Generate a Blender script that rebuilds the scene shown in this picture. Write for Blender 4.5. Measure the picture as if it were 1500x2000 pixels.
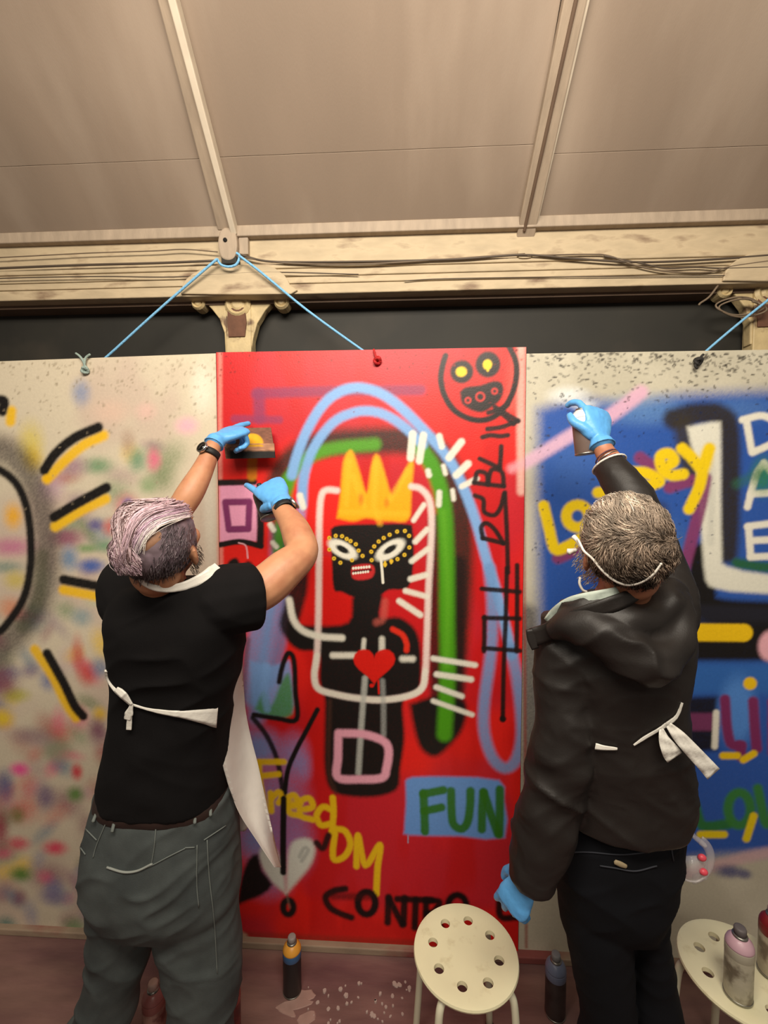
import bpy, math
import numpy as np
from mathutils import Vector, Matrix, Euler

# ------------------------------------------------------------------ camera, world, lights, exposure
SC = bpy.context.scene
COL = SC.collection
for o in list(bpy.data.objects):
    bpy.data.objects.remove(o)
F = 860.0                                     # focal length in pixels of the 1500 x 2000 frame
CAM_H = 1.89
cam_data = bpy.data.cameras.new('camera')
cam_data.sensor_fit = 'VERTICAL'
cam_data.sensor_height = 36.0
cam_data.lens = F / 2000.0 * 36.0
cam_data.clip_start = 0.02
cam = bpy.data.objects.new('camera', cam_data)
COL.objects.link(cam)
cam.location = (0, 0, CAM_H)
cam.rotation_euler = Euler((math.radians(90 - 2.46), 0, math.radians(3.0)), 'XYZ')
SC.camera = cam
CAM_M = np.array(cam.rotation_euler.to_matrix())

SC.view_settings.view_transform = 'Standard'
SC.view_settings.look = 'None'
SC.view_settings.gamma = 1.0
SC.view_settings.use_curve_mapping = False
SC.view_settings.exposure = 0.0

world = bpy.data.worlds.new('world')
SC.world = world
world.use_nodes = True
world.node_tree.nodes['Background'].inputs[0].default_value = (1.0, 0.88, 0.74, 1)
world.node_tree.nodes['Background'].inputs[1].default_value = 0.16

def area_light(name, loc, target, sx, sy, power, color):
    d = bpy.data.lights.new(name, 'AREA')
    d.shape = 'RECTANGLE'; d.size = sx; d.size_y = sy
    d.energy = power; d.color = color
    o = bpy.data.objects.new(name, d); COL.objects.link(o)
    o.location = loc
    o.rotation_euler = (Vector(target) - Vector(loc)).to_track_quat('-Z', 'Y').to_euler()
    return o
# strip lamps hanging under the roof behind the photographer
area_light('strip_lamp_light', (-0.1, -0.05, 3.2), (-0.1, 1.74, 2.05), 2.0, 0.5, 72, (1.0, 0.90, 0.76))
area_light('strip_lamp_light', (0.3, -2.2, 3.7), (0.3, 1.74, 1.9), 2.4, 0.5, 40, (1.0, 0.90, 0.76))

# ------------------------------------------------------------------ helpers: coordinates
def P(x, y, Y):
    """point of the place on the plane at distance Y that the photo shows at pixel (x, y)"""
    d = CAM_M @ np.array([(x - 750) / F, -(y - 1000) / F, -1.0])
    t = Y / d[1]
    return np.array([0, 0, CAM_H]) + d * t

def Pz(x, y, z):
    d = CAM_M @ np.array([(x - 750) / F, -(y - 1000) / F, -1.0])
    t = (z - CAM_H) / d[2]
    return np.array([0, 0, CAM_H]) + d * t

def Pplane(x, y, p0, n):
    d = CAM_M @ np.array([(x - 750) / F, -(y - 1000) / F, -1.0])
    o = np.array([0, 0, CAM_H])
    t = np.dot(np.array(p0) - o, n) / np.dot(d, n)
    return o + d * t

def srgb(c):
    c = np.asarray(c, float) / 255.0
    return np.where(c <= 0.04045, c / 12.92, ((c + 0.055) / 1.055) ** 2.4)

def unit(v):
    v = np.asarray(v, float)
    return v / (np.linalg.norm(v) + 1e-12)

# ------------------------------------------------------------------ helpers: noise
def _hash(ix, iy, iz, seed):
    h = (ix.astype(np.int64) * 374761393 + iy.astype(np.int64) * 668265263 + iz.astype(np.int64) * 2147483647 + seed * 1274126177) & 0xFFFFFFFF
    h = ((h ^ (h >> 13)) * 1274126177) & 0xFFFFFFFF
    h = h ^ (h >> 16)
    return (h & 0xFFFF) / 65535.0

def noise3(p, seed=0):
    p = np.asarray(p, float)
    i = np.floor(p).astype(np.int64); f = p - i
    f = f * f * (3 - 2 * f)
    r = 0
    for dx in (0, 1):
        wx = f[..., 0] if dx else 1 - f[..., 0]
        for dy in (0, 1):
            wy = f[..., 1] if dy else 1 - f[..., 1]
            for dz in (0, 1):
                wz = f[..., 2] if dz else 1 - f[..., 2]
                r = r + wx * wy * wz * _hash(i[..., 0] + dx, i[..., 1] + dy, i[..., 2] + dz, seed)
    return r

def noise2(x, y, seed=0):
    return noise3(np.stack([x, y, np.zeros_like(x)], -1), seed)

def fbm2(x, y, seed=0, n=3):
    r = 0; a = 0.5; s = 0
    for k in range(n):
        r = r + a * noise2(x * 2 ** k, y * 2 ** k, seed + k); s += a; a *= 0.5
    return r / s

def sstep(a, b, x):
    t = np.clip((x - a) / (b - a), 0, 1)
    return t * t * (3 - 2 * t)

# ------------------------------------------------------------------ helpers: materials
def mat(name, color=(200, 200, 200), rough=0.6, var=0.0, vscale=12.0, bump=0.0, bscale=80.0, attr=False, metal=0.0,
        stretch=(1, 1, 1), color2=None, c2scale=4.0, c2lo=0.45, c2hi=0.65, sheen=0.0, trans=0.0, see=0.0, spec=0.5, coat=0.0):
    m = bpy.data.materials.new(name); m.use_nodes = True
    nt = m.node_tree; N = nt.nodes; L = nt.links
    b = N['Principled BSDF']
    b.inputs['Roughness'].default_value = rough
    b.inputs['Metallic'].default_value = metal
    b.inputs['Specular IOR Level'].default_value = spec
    b.inputs['Sheen Weight'].default_value = sheen
    b.inputs['Coat Weight'].default_value = coat
    b.inputs['Transmission Weight'].default_value = trans
    tc = N.new('ShaderNodeTexCoord'); mp = N.new('ShaderNodeMapping')
    mp.inputs['Scale'].default_value = stretch
    L.new(tc.outputs['Object'], mp.inputs['Vector'])
    if attr:
        a = N.new('ShaderNodeAttribute'); a.attribute_name = 'Col'; src = a.outputs['Color']
    else:
        r = N.new('ShaderNodeRGB'); r.outputs[0].default_value = (*srgb(color), 1); src = r.outputs[0]
    if color2 is not None:
        n2 = N.new('ShaderNodeTexNoise'); n2.inputs['Scale'].default_value = c2scale; n2.inputs['Detail'].default_value = 5
        L.new(mp.outputs[0], n2.inputs['Vector'])
        mr = N.new('ShaderNodeMapRange'); mr.inputs[1].default_value = c2lo; mr.inputs[2].default_value = c2hi
        L.new(n2.outputs['Fac'], mr.inputs[0])
        mx = N.new('ShaderNodeMix'); mx.data_type = 'RGBA'
        L.new(mr.outputs[0], mx.inputs['Factor']); L.new(src, mx.inputs['A'])
        mx.inputs['B'].default_value = (*srgb(color2), 1)
        src = mx.outputs['Result']
    if var > 0:
        n1 = N.new('ShaderNodeTexNoise'); n1.inputs['Scale'].default_value = vscale; n1.inputs['Detail'].default_value = 4
        L.new(mp.outputs[0], n1.inputs['Vector'])
        mr = N.new('ShaderNodeMapRange'); mr.inputs[1].default_value = 0.25; mr.inputs[2].default_value = 0.75
        mr.inputs[3].default_value = 1 - var; mr.inputs[4].default_value = 1 + var
        L.new(n1.outputs['Fac'], mr.inputs[0])
        mu = N.new('ShaderNodeMix'); mu.data_type = 'RGBA'; mu.blend_type = 'MULTIPLY'; mu.inputs['Factor'].default_value = 1
        L.new(src, mu.inputs['A']); L.new(mr.outputs[0], mu.inputs['B'])
        src = mu.outputs['Result']
    L.new(src, b.inputs['Base Color'])
    if bump > 0:
        n3 = N.new('ShaderNodeTexNoise'); n3.inputs['Scale'].default_value = bscale; n3.inputs['Detail'].default_value = 3
        L.new(mp.outputs[0], n3.inputs['Vector'])
        bp = N.new('ShaderNodeBump'); bp.inputs['Strength'].default_value = bump; bp.inputs['Distance'].default_value = 0.004
        L.new(n3.outputs['Fac'], bp.inputs['Height']); L.new(bp.outputs[0], b.inputs['Normal'])
    if see > 0:                                  # thin film: part of the light goes straight through
        t = N.new('ShaderNodeBsdfTransparent'); ms = N.new('ShaderNodeMixShader'); ms.inputs[0].default_value = see
        L.new(b.outputs[0], ms.inputs[1]); L.new(t.outputs[0], ms.inputs[2])
        L.new(ms.outputs[0], N['Material Output'].inputs['Surface'])
    return m

# ------------------------------------------------------------------ helpers: objects
def tag(o, label=None, cat=None, group=None, kind=None):
    if label: o['label'] = label
    if cat: o['category'] = cat
    if group: o['group'] = group
    if kind: o['kind'] = kind
    return o

def thing(name, loc, label, cat, group=None, kind=None):
    o = bpy.data.objects.new(name, None); COL.objects.link(o)
    o.empty_display_size = 0.05
    o.location = tuple(float(v) for v in loc)
    return tag(o, label, cat, group, kind)

def root_loc(o):
    while o.parent: o = o.parent
    return np.array(o.location)

def mk(name, V, Fc, material, parent=None, smooth=True, col=None, loc=None, label=None):
    """one mesh object from world-space vertices"""
    V = np.asarray(V, float)
    if parent is not None:
        off = root_loc(parent)
    elif loc is not None:
        off = np.array(loc, float)
    else:
        off = np.array([(V[:, 0].min() + V[:, 0].max()) / 2, (V[:, 1].min() + V[:, 1].max()) / 2, V[:, 2].min()])
    me = bpy.data.meshes.new(name)
    me.from_pydata((V - off).tolist(), [], Fc if isinstance(Fc, list) else Fc.tolist())
    me.materials.append(material)
    if smooth:
        me.polygons.foreach_set('use_smooth', np.ones(len(me.polygons), bool))
    if col is not None:
        a = me.color_attributes.new('Col', 'FLOAT_COLOR', 'POINT')
        c = np.ones((len(V), 4)); c[:, :3] = col
        a.data.foreach_set('color', c.ravel())
    me.update()
    o = bpy.data.objects.new(name, me); COL.objects.link(o)
    if parent is not None:
        o.parent = parent
    else:
        o.location = tuple(off)
    if label: o['label'] = label
    return o

def bevel(o, w=0.003, seg=2):
    m = o.modifiers.new('bevel', 'BEVEL'); m.width = w; m.segments = seg; m.limit_method = 'ANGLE'
    return o

def box(a, b):
    x0, y0, z0 = a; x1, y1, z1 = b
    V = [(x0, y0, z0), (x1, y0, z0), (x1, y1, z0), (x0, y1, z0), (x0, y0, z1), (x1, y0, z1), (x1, y1, z1), (x0, y1, z1)]
    Fc = [(0, 3, 2, 1), (4, 5, 6, 7), (0, 1, 5, 4), (1, 2, 6, 5), (2, 3, 7, 6), (3, 0, 4, 7)]
    return np.array(V, float), Fc

def join(parts):
    V = []; Fc = []; n = 0
    for v, f in parts:
        v = np.asarray(v, float)
        V.append(v); Fc += [tuple(int(i) + n for i in q) for q in f]; n += len(v)
    return np.concatenate(V), Fc

def smooth_path(pts, k=6):
    """Catmull-Rom through rows of numbers (positions and radii together)"""
    p = np.asarray(pts, float)
    q = np.vstack([2 * p[0] - p[1], p, 2 * p[-1] - p[-2]])
    out = []
    for i in range(1, len(q) - 2):
        for t in np.linspace(0, 1, k, endpoint=False):
            a, b, c, d = q[i - 1], q[i], q[i + 1], q[i + 2]
            out.append(0.5 * ((2 * b) + (-a + c) * t + (2 * a - 5 * b + 4 * c - d) * t * t + (-a + 3 * b - 3 * c + d) * t ** 3))
    out.append(p[-1])
    return np.array(out)

def tube(pts, radii, n=12, k=6, cap=True, flat=None):
    """round (or flattened) tube; flat = (direction, factor) squashes the section along a direction"""
    pts = np.asarray(pts, float); radii = np.broadcast_to(np.asarray(radii, float), (len(pts),))
    pr = np.hstack([pts, radii[:, None]])
    if k > 1 and len(pts) > 2:
        pr = smooth_path(pr, k)
    p = pr[:, :3]; r = np.maximum(pr[:, 3], 1e-5)
    T = np.gradient(p, axis=0); T /= (np.linalg.norm(T, axis=1, keepdims=True) + 1e-12)
    u = np.cross(T[0], [0.13, 0.21, 1.0])
    if np.linalg.norm(u) < 0.05: u = np.cross(T[0], [1, 0, 0])
    u = unit(u)
    V = []; ang = np.linspace(0, 2 * np.pi, n, endpoint=False)
    for i in range(len(p)):
        u = unit(u - T[i] * np.dot(u, T[i])); w = np.cross(T[i], u)
        ring = (np.cos(ang)[:, None] * u + np.sin(ang)[:, None] * w) * r[i]
        if flat is not None:
            d = unit(flat[0]); ring = ring - np.outer(ring @ d, d) * (1 - flat[1])
        V.append(p[i] + ring)
    m = len(p); Fc = []
    for i in range(m - 1):
        for j in range(n):
            Fc.append((i * n + j, i * n + (j + 1) % n, (i + 1) * n + (j + 1) % n, (i + 1) * n + j))
    V = np.concatenate(V)
    if cap:
        V = np.vstack([V, p[0] - T[0] * r[0] * 0.5, p[-1] + T[-1] * r[-1] * 0.5])
        a, b = len(V) - 2, len(V) - 1
        for j in range(n):
            Fc.append((a, (j + 1) % n, j)); Fc.append((b, (m - 1) * n + j, (m - 1) * n + (j + 1) % n))
    return V, Fc

def ellipsoid(c, r, R=None, nu=20, nv=12):
    V = []; Fc = []
    for i in range(nv + 1):
        th = math.pi * i / nv
        for j in range(nu):
            ph = 2 * math.pi * j / nu
            V.append((r[0] * math.sin(th) * math.cos(ph), r[1] * math.sin(th) * math.sin(ph), r[2] * math.cos(th)))
    V = np.array(V)
    if R is not None: V = V @ np.asarray(R).T
    V = V + np.asarray(c, float)
    for i in range(nv):
        for j in range(nu):
            Fc.append((i * nu + j, (i + 1) * nu + j, (i + 1) * nu + (j + 1) % nu, i * nu + (j + 1) % nu))
    return V, Fc

def loft(secs, n=32, ex=2.4, k=4, tilt=0.0, cap=True):
    """closed body through horizontal-ish sections (cx, cy, cz, half width, half depth); tilt lowers the near side"""
    s = smooth_path(secs, k) if k > 1 else np.asarray(secs, float)
    ang = np.linspace(0, 2 * np.pi, n, endpoint=False)
    ca, sa = np.cos(ang), np.sin(ang)
    sx = np.sign(ca) * np.abs(ca) ** (2 / ex); sy = np.sign(sa) * np.abs(sa) ** (2 / ex)
    V = []
    for c in s:
        V.append(np.stack([c[0] + sx * c[3], c[1] + sy * c[4], c[2] + sy * tilt * c[4]], 1))
    V = np.concatenate(V); m = len(s); Fc = []
    for i in range(m - 1):
        for j in range(n):
            Fc.append((i * n + j, i * n + (j + 1) % n, (i + 1) * n + (j + 1) % n, (i + 1) * n + j))
    if cap:
        V = np.vstack([V, s[0, :3], s[-1, :3]]); a, b = len(V) - 2, len(V) - 1
        for j in range(n):
            Fc.append((a, (j + 1) % n, j)); Fc.append((b, (m - 1) * n + j, (m - 1) * n + (j + 1) % n))
    return V, Fc

def pxsecs(rows):
    """sections from rows (y, left, right, Y, half depth): where the outline stands in the photo, at distance Y"""
    out = []
    for y, l, r, Y, hd in rows:
        Yn = Y - hd * .55                        # the outline is seen a little in front of the middle
        a, b = P(l, y, Yn), P(r, y, Yn); c = P((l + r) / 2, y, Y)
        out.append((((a + b) / 2)[0] * .45 + c[0] * .55, c[1], c[2], abs(b[0] - a[0]) / 2 - .004, hd))
    return out

def fuse(parts, voxel=0.006, it=6, fac=0.5):
    """one continuous skin over overlapping closed shapes"""
    V, Fc = join(parts)
    me = bpy.data.meshes.new('tmp'); me.from_pydata(V.tolist(), [], Fc); me.update()
    o = bpy.data.objects.new('tmp', me); COL.objects.link(o)
    m = o.modifiers.new('r', 'REMESH'); m.mode = 'VOXEL'; m.voxel_size = voxel
    if it:
        s = o.modifiers.new('s', 'SMOOTH'); s.factor = fac; s.iterations = it
    dg = bpy.context.evaluated_depsgraph_get()
    e = bpy.data.meshes.new_from_object(o.evaluated_get(dg))
    V = np.empty(len(e.vertices) * 3); e.vertices.foreach_get('co', V); V = V.reshape(-1, 3)
    Nn = np.empty(len(e.vertices) * 3); e.vertices.foreach_get('normal', Nn); Nn = Nn.reshape(-1, 3)
    Fc = [tuple(p.vertices) for p in e.polygons]
    bpy.data.objects.remove(o); bpy.data.meshes.remove(me); bpy.data.meshes.remove(e)
    return V, Fc, Nn

def grid_faces(nx, nz):
    i = np.arange(nx - 1); j = np.arange(nz - 1)
    a = (j[:, None] * nx + i[None, :]).ravel()
    return np.stack([a, a + 1, a + nx + 1, a + nx], 1)

def sheet(P2, thick, normal=(0, -1, 0)):
    """a thin solid from a (rows, cols, 3) array of points"""
    P2 = np.asarray(P2, float); r, c = P2.shape[:2]
    n = unit(normal) * thick
    A = P2.reshape(-1, 3); V = np.vstack([A, A - n]); f = grid_faces(c, r).tolist(); k = r * c
    Fc = [tuple(q) for q in f] + [tuple(v + k for v in reversed(q)) for q in f]
    edge = [i for i in range(c)] + [i * c + c - 1 for i in range(1, r)] + [(r - 1) * c + i for i in range(c - 2, -1, -1)] + [i * c for i in range(r - 2, 0, -1)]
    for a, b in zip(edge, edge[1:] + edge[:1]):
        Fc.append((b, a, a + k, b + k))
    return V, Fc

def lathe(prof, c, n=28, R=None):
    prof = np.asarray(prof, float); ang = np.linspace(0, 2 * np.pi, n, endpoint=False)
    V = np.concatenate([np.stack([r * np.cos(ang), r * np.sin(ang), np.full(n, z)], 1) for r, z in prof])
    Fc = []
    for i in range(len(prof) - 1):
        for j in range(n):
            Fc.append((i * n + j, i * n + (j + 1) % n, (i + 1) * n + (j + 1) % n, (i + 1) * n + j))
    Fc.append(tuple(range(n - 1, -1, -1))); Fc.append(tuple((len(prof) - 1) * n + j for j in range(n)))
    if R is not None: V = V @ np.asarray(R).T
    return V + np.asarray(c, float), Fc

# ------------------------------------------------------------------ helpers: paint on a flat board
class Canvas:
    """colours of a grid on a flat board; positions in metres on the board (x along it, z up)"""
    def __init__(s, xs, zs, base, to_board):
        s.xs = xs; s.zs = zs; s.X, s.Z = np.meshgrid(xs, zs)
        s.C = np.zeros(s.X.shape + (3,)); s.C[:] = srgb(base); s.to = to_board; s.m = 1.77 / F
        s.seed = 1
    def _win(s, x0, x1, z0, z1):
        i0, i1 = np.searchsorted(s.xs, [x0, x1]); j0, j1 = np.searchsorted(s.zs, [z0, z1])
        return slice(max(j0 - 1, 0), j1 + 1), slice(max(i0 - 1, 0), i1 + 1)
    def _put(s, w, al, color, speck):
        if al.size == 0: return
        X, Z = s.X[w], s.Z[w]; s.seed += 1
        if speck > 0:
            g = noise2(X * 260, Z * 260, s.seed); al = np.clip(al + speck * (g - 0.5) * 2.6 * al * (1.04 - al), 0, 1)
        s.C[w] = s.C[w] * (1 - al[..., None]) + srgb(color) * al[..., None]
    def stroke(s, pts, w, color, a=1.0, soft=None, k=5, speck=0.3, close=False):
        p = np.array([s.to(x, y) for x, y in pts])
        if close: p = np.vstack([p, p[:1]])
        if k > 1 and len(p) > 2: p = smooth_path(p, k)
        hw = w / 2 * s.m; sf = (soft if soft is not None else 0.28 * w + 2) * s.m
        pad = hw + sf * 1.5
        wdw = s._win(p[:, 0].min() - pad, p[:, 0].max() + pad, p[:, 1].min() - pad, p[:, 1].max() + pad)
        X, Z = s.X[wdw], s.Z[wdw]
        if X.size == 0: return
        D = np.full(X.shape, 1e9)
        for q0, q1 in zip(p[:-1], p[1:]):
            d = q1 - q0; L2 = d @ d + 1e-12
            t = np.clip(((X - q0[0]) * d[0] + (Z - q0[1]) * d[1]) / L2, 0, 1)
            D = np.minimum(D, (X - q0[0] - t * d[0]) ** 2 + (Z - q0[1] - t * d[1]) ** 2)
        D = np.sqrt(D)
        s._put(wdw, a * (1 - sstep(hw - sf * 0.6, hw + sf, D)), color, speck)
    def poly(s, pts, color, a=1.0, soft=5, k=4, speck=0.3):
        p = np.array([s.to(x, y) for x, y in pts]); p = np.vstack([p, p[:1]])
        if k > 1: p = smooth_path(p, k)
        sf = soft * s.m; pad = sf * 2
        wdw = s._win(p[:, 0].min() - pad, p[:, 0].max() + pad, p[:, 1].min() - pad, p[:, 1].max() + pad)
        X, Z = s.X[wdw], s.Z[wdw]
        if X.size == 0: return
        D = np.full(X.shape, 1e9); ins = np.zeros(X.shape, bool)
        for q0, q1 in zip(p[:-1], p[1:]):
            d = q1 - q0; L2 = d @ d + 1e-12
            t = np.clip(((X - q0[0]) * d[0] + (Z - q0[1]) * d[1]) / L2, 0, 1)
            D = np.minimum(D, (X - q0[0] - t * d[0]) ** 2 + (Z - q0[1] - t * d[1]) ** 2)
            c = (q0[1] > Z) != (q1[1] > Z)
            with np.errstate(divide='ignore', invalid='ignore'):
                xi = q0[0] + (Z - q0[1]) / (q1[1] - q0[1] + 1e-15) * d[0]
            ins ^= c & (X < xi)
        D = np.sqrt(D) * np.where(ins, -1, 1)
        s._put(wdw, a * (1 - sstep(-sf, sf, D)), color, speck)
    def blob(s, x, y, rx, ry, color, a=0.8, rot=0.0, soft=0.8, speck=0.3):
        c = s.to(x, y); R = max(rx, ry) * s.m * (1 + soft)
        wdw = s._win(c[0] - R, c[0] + R, c[1] - R, c[1] + R)
        X, Z = s.X[wdw] - c[0], -(s.Z[wdw] - c[1])
        if X.size == 0: return
        ca, sa = math.cos(math.radians(rot)), math.sin(math.radians(rot))
        u = (X * ca + Z * sa) / (rx * s.m); v = (-X * sa + Z * ca) / (ry * s.m)
        s._put(wdw, a * (1 - sstep(1 - soft, 1 + soft * 0.6, np.sqrt(u * u + v * v))), color, speck)
    def ring(s, x, y, rx, ry, w, color, a=1.0, soft=None):
        t = np.linspace(0, 2 * np.pi, 21)
        s.stroke([(x + rx * math.cos(q), y + ry * math.sin(q)) for q in t], w, color, a, soft, k=1)

# ================================================================== THE SETTING
YB = 1.74                                        # front of the painted boards
M_CEIL = mat('ceiling_panel_paint', (138, 121, 105), 0.75, var=0.13, vscale=1.3, bump=0.10, bscale=160, color2=(162, 146, 130), c2scale=1.4, c2lo=0.5, c2hi=0.85, stretch=(2.2, 0.7, 0.7))
M_RAFT = mat('rafter_paint', (160, 143, 124), 0.6, var=0.16, vscale=9, bump=0.15, bscale=60, stretch=(4, 1, 1))
M_BEAD = mat('pale_bead_paint', (205, 192, 172), 0.5, var=0.1, vscale=14)
M_BEAM = mat('old_cream_paint', (184, 166, 136), 0.65, var=0.2, vscale=9, bump=0.4, bscale=35, color2=(112, 90, 70), c2scale=9, c2lo=0.56, c2hi=0.74, stretch=(0.7, 1, 2.2))
M_SOFF = mat('brown_soffit', (96, 76, 60), 0.7, var=0.2, vscale=8)
M_DARK = mat('dark_green_wall_paint', (32, 30, 24), 0.7, var=0.25, vscale=5, color2=(52, 46, 38), c2scale=3, c2lo=0.55, c2hi=0.8)
M_FLOOR = mat('paint_stained_floor', (132, 100, 92), 0.55, var=0.3, vscale=5, bump=0.25, bscale=30, color2=(100, 68, 70), c2scale=2.2, c2lo=0.4, c2hi=0.65, stretch=(0.6, 2.4, 1))
M_KERB = mat('worn_timber', (150, 130, 110), 0.7, var=0.25, vscale=10, bump=0.3, bscale=40, color2=(120, 62, 58), c2scale=5, c2lo=0.5, c2hi=0.65, stretch=(0.6, 1, 1))
M_IRON = mat('flaking_cream_iron_paint', (186, 166, 124), 0.55, var=0.2, vscale=18, bump=0.4, bscale=50, color2=(96, 70, 48), c2scale=14, c2lo=0.58, c2hi=0.68)
M_RUST = mat('rusty_brown_iron', (100, 66, 48), 0.8, var=0.25, vscale=25, bump=0.4, bscale=60)
M_HOLE = mat('black_hole', (14, 12, 10), 0.9)

def zat(y, Y): return P(750, y, Y)[2]
YW = 1.90                                        # dark wall behind
XL, XR = -3.2, 3.2
v, f = box((XL, YW, -0.02), (XR, YW + 0.1, zat(430, 1.9) + 0.1))
mk('wall_back', v, f, M_DARK, smooth=False)['kind'] = 'structure'
v, f = box((XL, -3.4, -0.08), (XR, YW + 0.1, 0.0))
fl = mk('floor', v, f, M_FLOOR, smooth=False); fl['kind'] = 'structure'
# smears of dried paint on the floor, each its own thin crust
M_SMEAR = mat('dried_pale_paint', (164, 132, 122), 0.7, var=0.15, vscale=20)
M_DROP = mat('dried_white_drips', (176, 156, 148), 0.6)
rng = np.random.default_rng(4); CRUST = [0]
def crust(cx, cy, rx, ry, rot, m, name='paint_crust'):
    n = 14; a = np.linspace(0, 2 * np.pi, n, endpoint=False); rr = 1 + 0.35 * (rng.random(n) - 0.5)
    x = rx * rr * np.cos(a); y = ry * rr * np.sin(a); c, s_ = math.cos(rot), math.sin(rot)
    X = cx + x * c - y * s_; Y = cy + x * s_ + y * c
    CRUST[0] += 1; V = np.vstack([np.stack([X, Y, np.full(n, 0.0)], 1), np.stack([cx + (X - cx) * .9, cy + (Y - cy) * .9, np.full(n, 0.001 + .0005 * CRUST[0] % .004)], 1)])
    Fc = [tuple(range(n, 2 * n))] + [(i, (i + 1) % n, n + (i + 1) % n, n + i) for i in range(n)]
    return mk(name, V, Fc, m, fl, smooth=False)
for (x, y, rx, ry, rot) in [(590, 1945, .045, .022, .1), (575, 1962, .06, .018, .2), (560, 1975, .04, .012, -.3), (600, 1988, .035, .02, .5)]:
    p = Pz(x, y, 0); crust(p[0], p[1], rx, ry, rot, M_SMEAR)
for k in range(46):
    p = Pz(rng.uniform(600, 800), rng.uniform(1915, 2000), 0); r = rng.uniform(.0025, .008)
    crust(p[0], p[1], r, r * rng.uniform(.6, 1.5), rng.uniform(0, 3), M_DROP, 'paint_drip')
# timber kerb along the wall foot
kb = thing('baseboard_back', (0, 1.77, 0), None, None, kind='structure')
v, f = box((XL, 1.715, 0.0), (XR, 1.80, 0.028)); bevel(mk('timber_strip', v, f, M_KERB, kb, False), .004)
v, f = box((XL, 1.775, 0.028), (XR, 1.895, 0.06)); bevel(mk('timber_strip', v, f, M_KERB, kb, False), .004)

# ---- the beam above the boards
bm = thing('trim_1', (0, 1.8, zat(570, 1.79)), None, None, kind='structure')
def strip(name, y0, y1, Yf, Yb, m, bw=.004):
    v, f = box((XL, Yf, zat(y1, Yf)), (XR, Yb, zat(y0, Yf))); return bevel(mk(name, v, f, m, bm, False), bw)
strip('top_batten', 430, 452, 1.765, 1.90, M_RAFT)
strip('upper_fascia', 454, 512, 1.795, 1.90, M_BEAM)
strip('ledge', 509, 518, 1.782, 1.89, M_BEAM)
strip('middle_moulding', 517, 535, 1.79, 1.89, M_BEAM)
strip('lower_moulding', 536, 549, 1.785, 1.89, M_BEAM)
strip('lower_fascia', 550, 570, 1.78, 1.885, M_BEAM)
v, f = box((XL, 1.83, zat(571, 1.78) - 0.012), (XR, 1.899, zat(571, 1.78) + 0.01)); mk('soffit_board', v, f, M_SOFF, bm, False)

# ---- sloping ceiling: two rows of sheets in three bays, on a plane that climbs towards the camera
SL = math.radians(43)
C0 = np.array([0, 1.77, zat(431, 1.77)]); CN = np.array([0, -math.sin(SL), -math.cos(SL)]); CD = np.array([0, -math.cos(SL), math.sin(SL)])
ce = thing('ceiling', tuple(C0), None, None, kind='structure')
def on_ceil(x, y): return Pplane(x, y, C0, CN)
def ceil_s(p): return float(np.dot(p - C0, CD))
def sheet_panel(x0, x1, s0, s1, drop=0.0):
    c = C0 + CN * drop
    A = [c + CD * s0, c + CD * s1]
    V = []
    for th in (0, -0.014):
        for a in A:
            V += [a + np.array([x0, 0, 0]) + CN * th, a + np.array([x1, 0, 0]) + CN * th]
    Fc = [(0, 1, 3, 2), (4, 6, 7, 5), (0, 4, 5, 1), (1, 5, 7, 3), (3, 7, 6, 2), (2, 6, 4, 0)]
    return bevel(mk('ceiling_sheet', np.array(V), Fc, M_CEIL, ce, False), .0012)
xl, xr = on_ceil(445, 430)[0], on_ceil(1022, 430)[0]
for (a, b, py, px) in ((XL, xl, 318, 200), (xl + .003, xr - .003, 296, 700), (xr, XR, 292, 1300)):
    s = ceil_s(on_ceil(px, py))
    sheet_panel(a, b, 0.0, s - .0004, 0.002); sheet_panel(a, b, s + .0004, 3.6)
v = [];
back = C0 - CN * 0.02
V = np.array([back + np.array([XL, 0, 0]), back + np.array([XR, 0, 0]), back + np.array([XR, 0, 0]) + CD * 3.6, back + np.array([XL, 0, 0]) + CD * 3.6])
V = np.vstack([V, V - CN * .03])
mk('roof_boarding', V, [(0, 1, 2, 3), (4, 7, 6, 5), (0, 4, 5, 1), (1, 5, 6, 2), (2, 6, 7, 3), (3, 7, 4, 0)], M_SOFF, ce, False)

def along(name, a0, a1, b0, b1, drop, m, parent, up=0.002):
    """a length of timber on the ceiling between two photo lines: left edge a0-a1, right edge b0-b1 (bottom, top)"""
    q = [on_ceil(*a0), on_ceil(*b0), on_ceil(*b1), on_ceil(*a1)]
    q[2] = q[1] + (q[2] - q[1]) * 1.35; q[3] = q[0] + (q[3] - q[0]) * 1.35
    V = np.array([p - CN * up for p in q] + [p + CN * drop for p in q])
    # pull the proud face in towards the eye line so its edges land on the same lines
    Fc = [(0, 1, 2, 3), (4, 7, 6, 5), (0, 4, 5, 1), (1, 5, 6, 2), (2, 6, 7, 3), (3, 7, 4, 0)]
    return bevel(mk(name, V, Fc, m, parent, False), .004)
r1 = thing('trim_2', on_ceil(445, 450), None, None, kind='structure')
along('rafter_timber', (428, 447), (312, 0), (458, 447), (340, 0), .020, M_RAFT, r1)
along('rafter_bead', (456, 452), (336, 0), (467, 452), (352, 0), .040, M_BEAD, r1)
r2 = thing('trim_3', on_ceil(1020, 450), None, None, kind='structure')
along('rafter_timber', (1006, 462), (1097, 0), (1040, 462), (1142, 0), .03, M_RAFT, r2)
along('rafter_groove_strip', (1018, 447), (1116, 0), (1024, 447), (1124, 0), .037, M_SOFF, r2)
along('rafter_bead', (1040, 450), (1141, 0), (1045, 450), (1149, 0), .022, M_BEAD, r2)
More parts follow.
